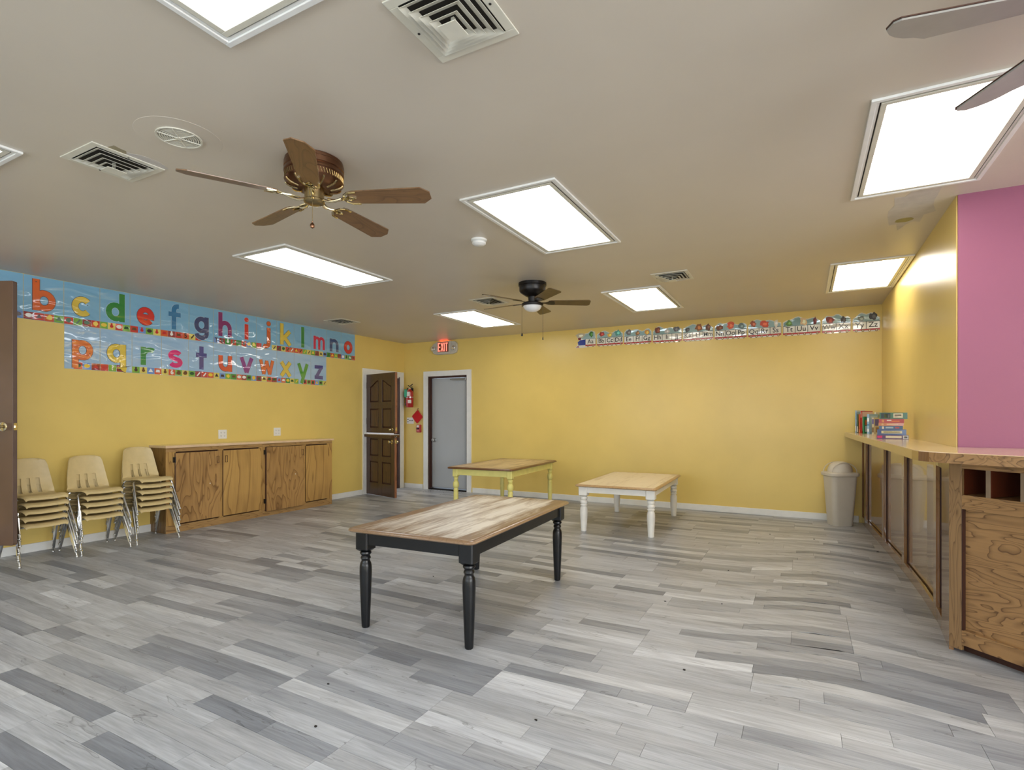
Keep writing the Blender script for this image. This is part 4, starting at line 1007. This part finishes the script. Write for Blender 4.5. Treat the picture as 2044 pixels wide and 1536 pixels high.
# ------------------------------------------------------------------ tables
def turned(kind, hb):
    """profile from block bottom (hb) down to the floor"""
    if kind == 'slim':
        P = [(1.0,.020),(.985,.034),(.965,.036),(.95,.031),(.935,.0255),(.918,.030),(.902,.032),(.886,.027),(.866,.026),(.84,.033),(.80,.037),(.72,.038),(.4,.033),(.03,.0255),(.015,.025),(0,.022)]
    elif kind == 'stout':
        P = [(1.0,.020),(.98,.036),(.94,.040),(.90,.036),(.885,.030),(.87,.036),(.83,.041),(.79,.036),(.775,.030),(.76,.036),(.735,.039),(.71,.030),(.70,.030),(.66,.038),(.58,.041),(.45,.040),(.05,.031),(.02,.033),(0,.030)]; P = [(z, r*1.08) for z, r in P]
    else:
        P = [(1.0,.020),(.985,.030),(.96,.032),(.94,.022),(.92,.030),(.90,.022),(.88,.034),(.83,.041),(.78,.041),(.73,.034),(.71,.024),(.69,.031),(.66,.034),(.64,.030),(.60,.033),(.4,.033),(.05,.026),(0,.024)]
    return [(r, z*hb) for z, r in P]
def table(label, c, rz, W, L, Ht, leg_in, blk, hb, kind, mp, mt, mr, apron):
    t = thing('low_table', label, 'table', (c[0], c[1], 0), rz)
    th = .028
    lx, ly = leg_in
    for sx_ in (-1, 1):
        for sy in (-1, 1):
            cx, cy = sx_*lx, sy*ly
            m = MB(); q = .008
            P = [(cx-blk/2+q, cy-blk/2), (cx+blk/2-q, cy-blk/2), (cx+blk/2, cy-blk/2+q), (cx+blk/2, cy+blk/2-q), (cx+blk/2-q, cy+blk/2), (cx-blk/2+q, cy+blk/2), (cx-blk/2, cy+blk/2-q), (cx-blk/2, cy-blk/2+q)]
            m.prism(P, hb+.012, Ht-th-.0005)
            for k in range(1):
                s = .7; vs = [(cx+(x-cx)*s, cy+(y-cy)*s, hb) for x, y in P]+[(x, y, hb+.012) for x, y in P]
                m.add(vs, [tuple(range(8))[::-1]]+[(i, (i+1) % 8, 8+(i+1) % 8, 8+i) for i in range(8)])
            m.lathe(turned(kind, hb), 24, c=(cx, cy, 0)).build('leg', mp, t)
    a = .012
    for sx_ in (-1, 1): MB().box(sx_*lx-.010+sx_*(blk/2-.022), sx_*lx+.010+sx_*(blk/2-.022), -ly+blk/2-.002, ly-blk/2+.002, Ht-th-apron, Ht-th-.001).build('apron', mp, t, bevel=.002)
    for sy in (-1, 1): MB().box(-lx+blk/2-.002, lx-blk/2+.002, sy*ly-.010+sy*(blk/2-.022), sy*ly+.010+sy*(blk/2-.022), Ht-th-apron, Ht-th-.001).build('apron', mp, t, bevel=.002)
    # moulded rim around inset strips
    def loop(ins, r): return rrect(-W/2+ins, W/2-ins, -L/2+ins, L/2-ins, max(.004, r-ins*.6), 4)
    lv = [(.020, Ht-th), (.006, Ht-th+.003), (.0, Ht-th+.010), (.003, Ht-.010), (.012, Ht-.003), (.022, Ht), (.030, Ht), (.030, Ht-.006)]
    vs = []; n = len(loop(0, .05))
    for ins, z in lv: vs += [(x, y, z) for x, y in loop(ins, .045)]
    fs = [(k*n+i, k*n+(i+1) % n, (k+1)*n+(i+1) % n, (k+1)*n+i) for k in range(len(lv)-1) for i in range(n)]
    top = MB().add(vs, fs, True).box(-W/2+.025, W/2-.025, -L/2+.025, L/2-.025, Ht-th, Ht-.006).build('tabletop', mr, t)
    ns = 9; w0 = (W-.060)/ns; rnd_ = random.Random(int(W*1000+Ht*777))
    for k in range(ns):
        x0 = -W/2+.030+w0*k; y = -L/2+.030
        j = [y]
        while L/2-.030-j[-1] > .9: j.append(j[-1]+rnd_.uniform(.45, .8))
        j.append(L/2-.030)
        for y0, y1 in zip(j[:-1], j[1:]):
            o = MB().box(x0+.0004, x0+w0-.0004, y0+.0004, y1-.0004, Ht-.005, Ht+rnd_.uniform(-.0002, .0003)).build('plank', mt, top)
    return t
table('low rectangular table with black turned legs and whitewashed worn top, nearest the camera', (-2.085, 3.282), math.radians(3.1), .90, 1.625, .632, (.372, .714), .092, .48, 'slim', M['blackpaint'], M['topblack'], M['topblackrim'], .080)
table('low table with white turned legs and pale natural top, in the middle of the floor', (-1.890, 6.650), math.radians(2.2), .93, 1.66, .545, (.385, .72), .10, .405, 'stout', M['whitepaint'], M['topwhite'], M['topwhiterim'], .07)
table('taller table with soft yellow turned legs and brown worn top, before the grey door', (-3.735, 6.735), math.radians(3.6), .96, 1.66, .662, (.40, .71), .072, .52, 'ball', M['yellowpaint'], M['topyellow'], M['topyellowrim'], .085)
# ------------------------------------------------------------------ bar counter
KN = [(8.0,.63),(6.73,.693),(5.62,.742),(4.9,.757),(4.33,.752),(3.87,.722)]
def bxx(y):
    for (ya, xa), (yb, xb) in zip(KN[:-1], KN[1:]):
        if y <= ya+1e-9 and y >= yb-1e-9: return xa+(xb-xa)*(ya-y)/(ya-yb)
    return KN[-1][1] if y < 4 else KN[0][1]
bar = thing('bar_counter', 'varnished oak bar counter with recessed panels and open cubbies', 'counter', (.75, 3.87, 0))
def sidepiece(nm, ya, yb, z0, z1, ins, th, mat, bevel=.0015):
    ys = sorted({ya, yb}|{k for k, _ in KN if min(ya, yb) < k < max(ya, yb)}|{ya+(yb-ya)*k/3 for k in (1, 2)}, reverse=True)
    vs = []
    for y in ys:
        x = bxx(y)+ins-.75; yy = y-3.87
        vs += [(x, yy, z0), (x, yy, z1), (x+th, yy, z1), (x+th, yy, z0)]
    n = len(ys); fs = [(0,1,2,3)]+[(4*n-1, 4*n-2, 4*n-3, 4*n-4)]
    for i in range(n-1):
        for a, b in ((0,1),(1,2),(2,3),(3,0)): fs.append((4*i+a, 4*i+4+a, 4*i+4+b, 4*i+b))
    m = MB().add(vs, [f[::-1] for f in fs]); return m.build(nm, mat, bar, bevel=bevel)
TZ = 1.070
POST = [(7.985, 7.955), (7.79, 7.69), (6.64, 6.54), (5.69, 5.60), (4.48, 4.40), (4.17, 3.87)]
for i, (a, b) in enumerate(POST): sidepiece('stile', a, b, 0, TZ, 0, .022, M['barside'])
for (a, b), (c, d) in zip(POST[:-1], POST[1:]):
    sidepiece('bottom_rail', b-.0005, c+.0005, .0, .085, .0, .022, M['barside']); sidepiece('top_rail', b-.0005, c+.0005, 1.0, TZ, 0, .022, M['barside'])
    sidepiece('side_panel', b+.01, c-.01, .06, 1.02, .030, .008, M['barpanel'], 0)
    sidepiece('recess_return_shade', b-.001, b-.004, .085, 1.0, .0222, .010, M['toe_and_shade'], 0)  # same wood in shade: the darkness is painted on this strip
UF = Vector((.73, -.683, 0)); UF.normalize(); NF = Vector((-UF.y*-1*-1, 0, 0)); NF = Vector((UF.y, -UF.x, 0))   # outward normal (towards the room)
C0 = Vector((.722, 3.87, 0))
def fpt(t_, z, ins): p = C0+UF*t_-NF*ins; return (p.x-.75, p.y-3.87, z)
def frontbox(nm, t0, t1, z0, z1, i0, i1, mat, bevel=.0015, par=None):
    vs = [fpt(t0,z0,i0),fpt(t1,z0,i0),fpt(t1,z0,i1),fpt(t0,z0,i1),fpt(t0,z1,i0),fpt(t1,z1,i0),fpt(t1,z1,i1),fpt(t0,z1,i1)]
    m = MB().add(vs, [(0,3,2,1),(4,5,6,7),(0,1,5,4),(1,2,6,5),(2,3,7,6),(3,0,4,7)])
    mb = MB(); c_ = C0+Vector((-.75,-3.87,0))
    # keep local grain axes: rotate mesh so x runs along the front
    ob = m
    R = Matrix.Rotation(math.atan2(UF.y, UF.x), 4, 'Z'); inv = (Matrix.Translation(c_) @ R).inverted()
    xform(ob, inv); o = ob.build(nm, mat, par or bar, bevel=bevel); o.matrix_local = Matrix.Translation(c_) @ R; return o
frontbox('corner_stile', 0, .064, .02, TZ, 0, .022, M['barstile'])
TE = 1.70
frontbox('face_rail', .064, TE, 1.027, TZ, 0, .022, M['barfront']); frontbox('face_rail', .064, TE, .803, .882, 0, .022, M['barfront']); frontbox('face_rail', .064, TE, .05, .132, 0, .022, M['barfront'])
frontbox('front_panel', .050, .80, .11, .82, .024, .034, M['barfront'], 0); frontbox('panel_shadow_strip', .0645, .070, .132, .803, .0, .024, M['toe_and_shade'], 0)
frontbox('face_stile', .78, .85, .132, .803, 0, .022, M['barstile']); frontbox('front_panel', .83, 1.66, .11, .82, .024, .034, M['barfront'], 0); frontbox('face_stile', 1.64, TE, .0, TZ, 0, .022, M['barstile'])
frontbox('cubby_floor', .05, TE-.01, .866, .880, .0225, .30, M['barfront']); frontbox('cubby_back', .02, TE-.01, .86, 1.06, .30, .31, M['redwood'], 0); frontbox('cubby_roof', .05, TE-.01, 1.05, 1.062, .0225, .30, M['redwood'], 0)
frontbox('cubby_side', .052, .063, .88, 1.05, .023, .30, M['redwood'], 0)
for k in range(10):
    a = .182+.153*k
    frontbox('cubby_divider', a, a+.018, .882, 1.027, .004, .30, M['redwood']); frontbox('divider_edge', a-.001, a+.020, .882, 1.027, .0005, .0045, plain('worn_grey_wood', C8(132,112,90), .6) if k == 0 else D.materials['worn_grey_wood'], 0)
frontbox('toe_kick', .04, TE, 0, .05, .06, .08, M['toe_and_shade'], 0)
frontbox('end_panel', TE-.02, TE, 0, TZ, .022, .48, M['barfront'])
frontbox('back_panel', .30, TE-.02, 0, TZ, .46, .48, M['redwood'], 0)
t = thing('bar_worktop', 'long glossy pale wood bar top with bent front corner', 'worktop', (.75, 3.87, TZ))
BT = [(.455,7.99),(.503,6.2),(.545,4.5),(.552,3.86),(.565,3.74),(.60,3.66),(.66,3.605),(.93,3.435),(1.98,2.455),(2.42,2.93),(1.72,3.60),(1.72,4.29),(.838,4.29),(.838,7.99)]
MB().prism([(x-.75, y-3.87) for x, y in BT], .006, .0555).build('slab', M['lam'], t, bevel=.002)
ed = [Vector((x-.75, y-3.87)) for x, y in BT[:9]]
m = MB(); m.ribbon([(p.x, p.y) for p in ed], .006, .0, .052); m.build('edge_band', M['barside'], t)
m = MB(); m.ribbon([(p.x-.0025, p.y-.0035) for p in ed[5:]], .003, .0, .052); o = m.build('front_edge_band', M['barfront'], t)
# ------------------------------------------------------------------ bin
t = thing('trash_bin', 'beige swing lid bin between the back wall and the bar', 'bin', (.385, 7.70, 0), math.radians(28))
def rloop(a, b, r, z, n=6): return [(x, y, z) for x, y in rrect(-a, a, -b, b, r, n)]
def loft(loops, cap0=True, cap1=True, smooth=True):
    n = len(loops[0]); vs = [v for l in loops for v in l]
    fs = [(k*n+i, k*n+(i+1) % n, (k+1)*n+(i+1) % n, (k+1)*n+i) for k in range(len(loops)-1) for i in range(n)]
    m = MB().add(vs, fs, smooth)
    if cap0: m.f.append(tuple(range(n))[::-1]); m.sm.append(False)
    if cap1: m.f.append(tuple(range((len(loops)-1)*n, len(loops)*n))); m.sm.append(False)
    return m
loft([rloop(.112,.092,.05,0), rloop(.120,.098,.055,.012), rloop(.158,.128,.06,.615), rloop(.160,.130,.06,.622)]).build('body', M['bin'], t)
loft([rloop(.160,.130,.06,.600), rloop(.176,.146,.07,.606), rloop(.178,.148,.07,.636), rloop(.170,.140,.068,.648), rloop(.150,.122,.06,.651)]).build('rim', M['bin'], t, bevel=.002)
vs = []; nu = 20
lv = [(1.0,0),(.985,.2),(.93,.42),(.83,.62),(.68,.79),(.48,.91),(.25,.98),(.06,1.0)]
for sc_, h_ in lv:
    for k in range(nu):
        a = 2*math.pi*k/nu; ca, sa = math.cos(a), math.sin(a); e_ = 1.0
        vs.append((.142*sc_*math.copysign(abs(ca)**e_, ca), .116*sc_**.6*math.copysign(abs(sa)**e_, sa), .650+.128*h_))
fs = [(k*nu+i, k*nu+(i+1) % nu, (k+1)*nu+(i+1) % nu, (k+1)*nu+i) for k in range(len(lv)-1) for i in range(nu)]
m = MB().add(vs, fs, True); m.f.append(tuple(range((len(lv)-1)*nu, len(lv)*nu))); m.sm.append(True)
m.build('swing_lid', M['bin'], t)
m = MB()
for y in (-.088, .088): m.tube([(-.150*math.cos(math.pi*k/14), y, .648+.118*math.sin(math.pi*k/14)) for k in range(15)], .0045, 6)
m.build('lid_hoop', M['bin'], t)
# ------------------------------------------------------------------ books on the bar
ZB = TZ+.0556
def book(label, p, rz, wd, dp_, ht, cols, lying=True, blocks=(), grp=None):
    """lying: spine faces local -y, width wd, depth dp_, thickness ht"""
    t = thing('book', label, 'book', p, rz, grp)
    c = plain('book_cover_%d_%d_%d' % cols, C8(*cols), .35, var=.05, coat=.5) if ('book_cover_%d_%d_%d' % cols) not in D.materials else D.materials['book_cover_%d_%d_%d' % cols]
    MB().box(-wd/2, wd/2, 0, dp_, 0, .003).box(-wd/2, wd/2, 0, dp_, ht-.003, ht).box(-wd/2, wd/2, -.001, .003, 0, ht).build('cover', c, t)
    MB().box(-wd/2+.003, wd/2-.003, .003, dp_-.004, .003, ht-.003).build('page_block', M['paper'], t)
    k_ = wd/.28
    for x0, x1, z0, z1, cc in blocks: MB().box(x0*k_, x1*k_, -.0022, -.001, z0*ht, z1*ht).build('spine_print', ink(*cc), t)
    return t
ux = Vector((CS, SN, 0)); bz = Vector((.668, 5.64, ZB)); rz = math.radians(-5); ux = Vector((1,0,0))
G1 = 'books lying in the pile on the bar'
LY = [('purple book at the bottom of the pile', .225, .19, .034, (84,22,88), [(-.135,-.09,.25,.8,(214,30,110)), (-.06,.08,.25,.8,(236,220,190)), (.09,.138,.08,.92,(214,214,214)), (.10,.128,.3,.7,(90,90,96))]),
      ('thick dark blue book with cream title band, second from the bottom', .205, .19, .048, (40,70,128), [(-.10,.10,.3,.75,(226,214,166)), (-.08,.08,.45,.6,(120,120,90))]),
      ('slate blue book in the middle of the pile', .168, .15, .030, (70,100,140), [(-.105,-.08,.15,.85,(226,214,196)), (-.06,.03,.3,.75,(170,190,205)), (.05,.10,.3,.75,(190,90,100))]),
      ('orange book below the red one in the pile', .176, .15, .025, (206,124,62), [(-.108,-.085,.15,.85,(226,180,120)), (-.05,.08,.4,.7,(236,196,150))]),
      ('red book just under the green box set', .178, .15, .034, (186,62,62), [(-.108,-.08,.15,.85,(224,150,90)), (-.05,.0,.5,.8,(236,220,210)), (.0,.09,.3,.55,(230,130,70))]),
      ('thick green illustrated book on top of the pile', .196, .18, .054, (58,112,84), [(-.125,-.03,.1,.9,(30,54,60)), (-.09,-.06,.15,.8,(200,212,120)), (-.05,-.035,.2,.7,(226,226,210)), (.0,.095,.18,.88,(228,222,196)), (.012,.08,.5,.7,(120,110,100)), (.012,.05,.28,.36,(190,60,60))])]
z = 0
for i, (nm, wd, dp_, ht, c, bl) in enumerate(LY):
    dx = [.0,-.006,-.012,-.010,-.008,.006][i]; dr = [0,.01,-.02,.015,-.01,.0][i]
    book(nm, bz+ux*dx+Vector((0,0,z)), rz+dr, wd, dp_, ht, c, True, bl, G1); z += ht+.0003
def upright(label, p, rz, ht, wd, th, cols, blocks=(), face=(), lean=0):
    """standing: spine faces local -y, front cover faces local +x"""
    t = thing('book', label, 'book', p, rz, 'books standing on the bar'); t.rotation_euler = (0, lean, rz)
    nm = 'book_cover_%d_%d_%d' % cols
    c = D.materials.get(nm) or plain(nm, C8(*cols), .35, var=.05, coat=.5)
    MB().box(-th/2, -th/2+.0025, 0, wd, 0, ht).box(th/2-.0025, th/2, 0, wd, 0, ht).box(-th/2, th/2, -.001, .0025, 0, ht).build('cover', c, t)
    MB().box(-th/2+.0025, th/2-.0025, .003, wd-.004, .004, ht-.004).build('page_block', M['paper'], t)
    for z0, z1, cc in blocks: MB().box(-th/2+.002, th/2-.002, -.0022, -.001, z0*ht, z1*ht).build('spine_print', ink(*cc), t)
    for y0, y1, z0, z1, cc in face: MB().box(th/2, th/2+.0008, y0*wd, y1*wd, z0*ht, z1*ht).build('cover_print', ink(*cc), t)
    return t
# standing books: spines towards the camera, covers of the nearer ones seen obliquely
def onbar(px, d): s = (px-1022)/1080; return Vector(((-SN+s*CS)*d, (CS+s*SN)*d, ZB))
UP = [('tall dark teal book at the far back of the standing row', 1714, 6.80, .293, .22, .012, (44,84,104), [(.1,.9,(60,110,130))], [(0,.3,.9,1,(150,50,50))], .05),
      ('tall pale blue book at the left end of the standing row', 1708.5, 6.65, .272, .22, .014, (150,188,222), [(.05,.30,(236,236,236)), (.6,.9,(120,170,210))], [(.0,1,.93,1,(206,226,240))], .04),
      ('narrow dark green and white book second in the standing row', 1712, 6.52, .225, .18, .013, (62,96,60), [(.05,.35,(240,236,226))], [], .03),
      ('orange spined book in the standing row', 1715.3, 6.46, .225, .17, .014, (214,104,52), [(.05,.2,(236,170,110))], [], .02),
      ('red book with pale pink cover in the standing row', 1718.8, 6.40, .262, .22, .013, (196,42,34), [(.7,.95,(236,170,150))], [(.05,1,.1,.97,(240,206,196))], .03),
      ('green book with white and orange cover in the standing row', 1723.5, 6.28, .195, .17, .018, (34,118,72), [(.1,.9,(40,130,80))], [(.1,.9,.1,.45,(226,222,210)), (.1,.7,.5,.8,(220,104,40))], .03),
      ('pale blue book with crinkled plastic wrap in front of the standing row', 1733, 6.18, .225, .17, .026, (150,190,220), [(.1,.25,(226,236,244)), (.4,.5,(90,140,190)), (.62,.8,(236,240,246))], [(.1,.9,.1,.9,(190,214,232)), (.3,.7,.3,.6,(90,110,140))], .05),
      ('worn comic style book beside the lying pile', 1742.5, 6.10, .185, .15, .022, (196,188,160), [(.1,.4,(120,96,60)), (.6,.9,(104,96,150))], [(.1,.9,.5,.9,(96,90,150)), (.2,.8,.1,.4,(150,120,80))], .04),
      ('cream and grey cartoon covered book squeezed against the lying pile', 1747, 6.26, .245, .19, .014, (214,210,190), [(.1,.9,(120,130,130))], [(.05,.95,.1,.9,(150,170,150))], .03)]
for nm, px, d, ht, wd, th, c, bl, fc, ln in UP:
    upright(nm, onbar(px, d), -.62-.03*math.sin(px), ht, wd, th, c, bl, fc, 0)
# ------------------------------------------------------------------ crumbs of debris on the floor
rnd = random.Random(5); m = MB(); sp = []
for px, py in ((535,1036),(721,1175),(865,1150),(1060,1050),(1224,1064),(1328,1200),(1454,1138),(1537,1066),(1515,1084),(1625,1076),(1752,1101),(1366,1337),(1441,1205),(655,1365),(630,1450),(1070,1437)):
    d = 1080*CAMH/(py-833); s = (px-1022)/1080; sp.append(((-SN+s*CS)*d, (CS+s*SN)*d, .006))
for k in range(60): sp.append((rnd.uniform(-6.0, -5.2), YB-.03-abs(rnd.gauss(0, .18)), .004))
for x, y, r in sp:
    r *= rnd.uniform(.7, 1.4); P = ragged(x, y, r, r*.7, 6, rnd.randrange(999), .3); m.prism(P, 0.0003, r*.6)
o = m.build('floor_debris', M['grime']); o['kind'] = 'stuff'; o['label'] = 'dark crumbs and specks scattered on the floor'; o['category'] = 'debris'
bpy.context.view_layer.update()
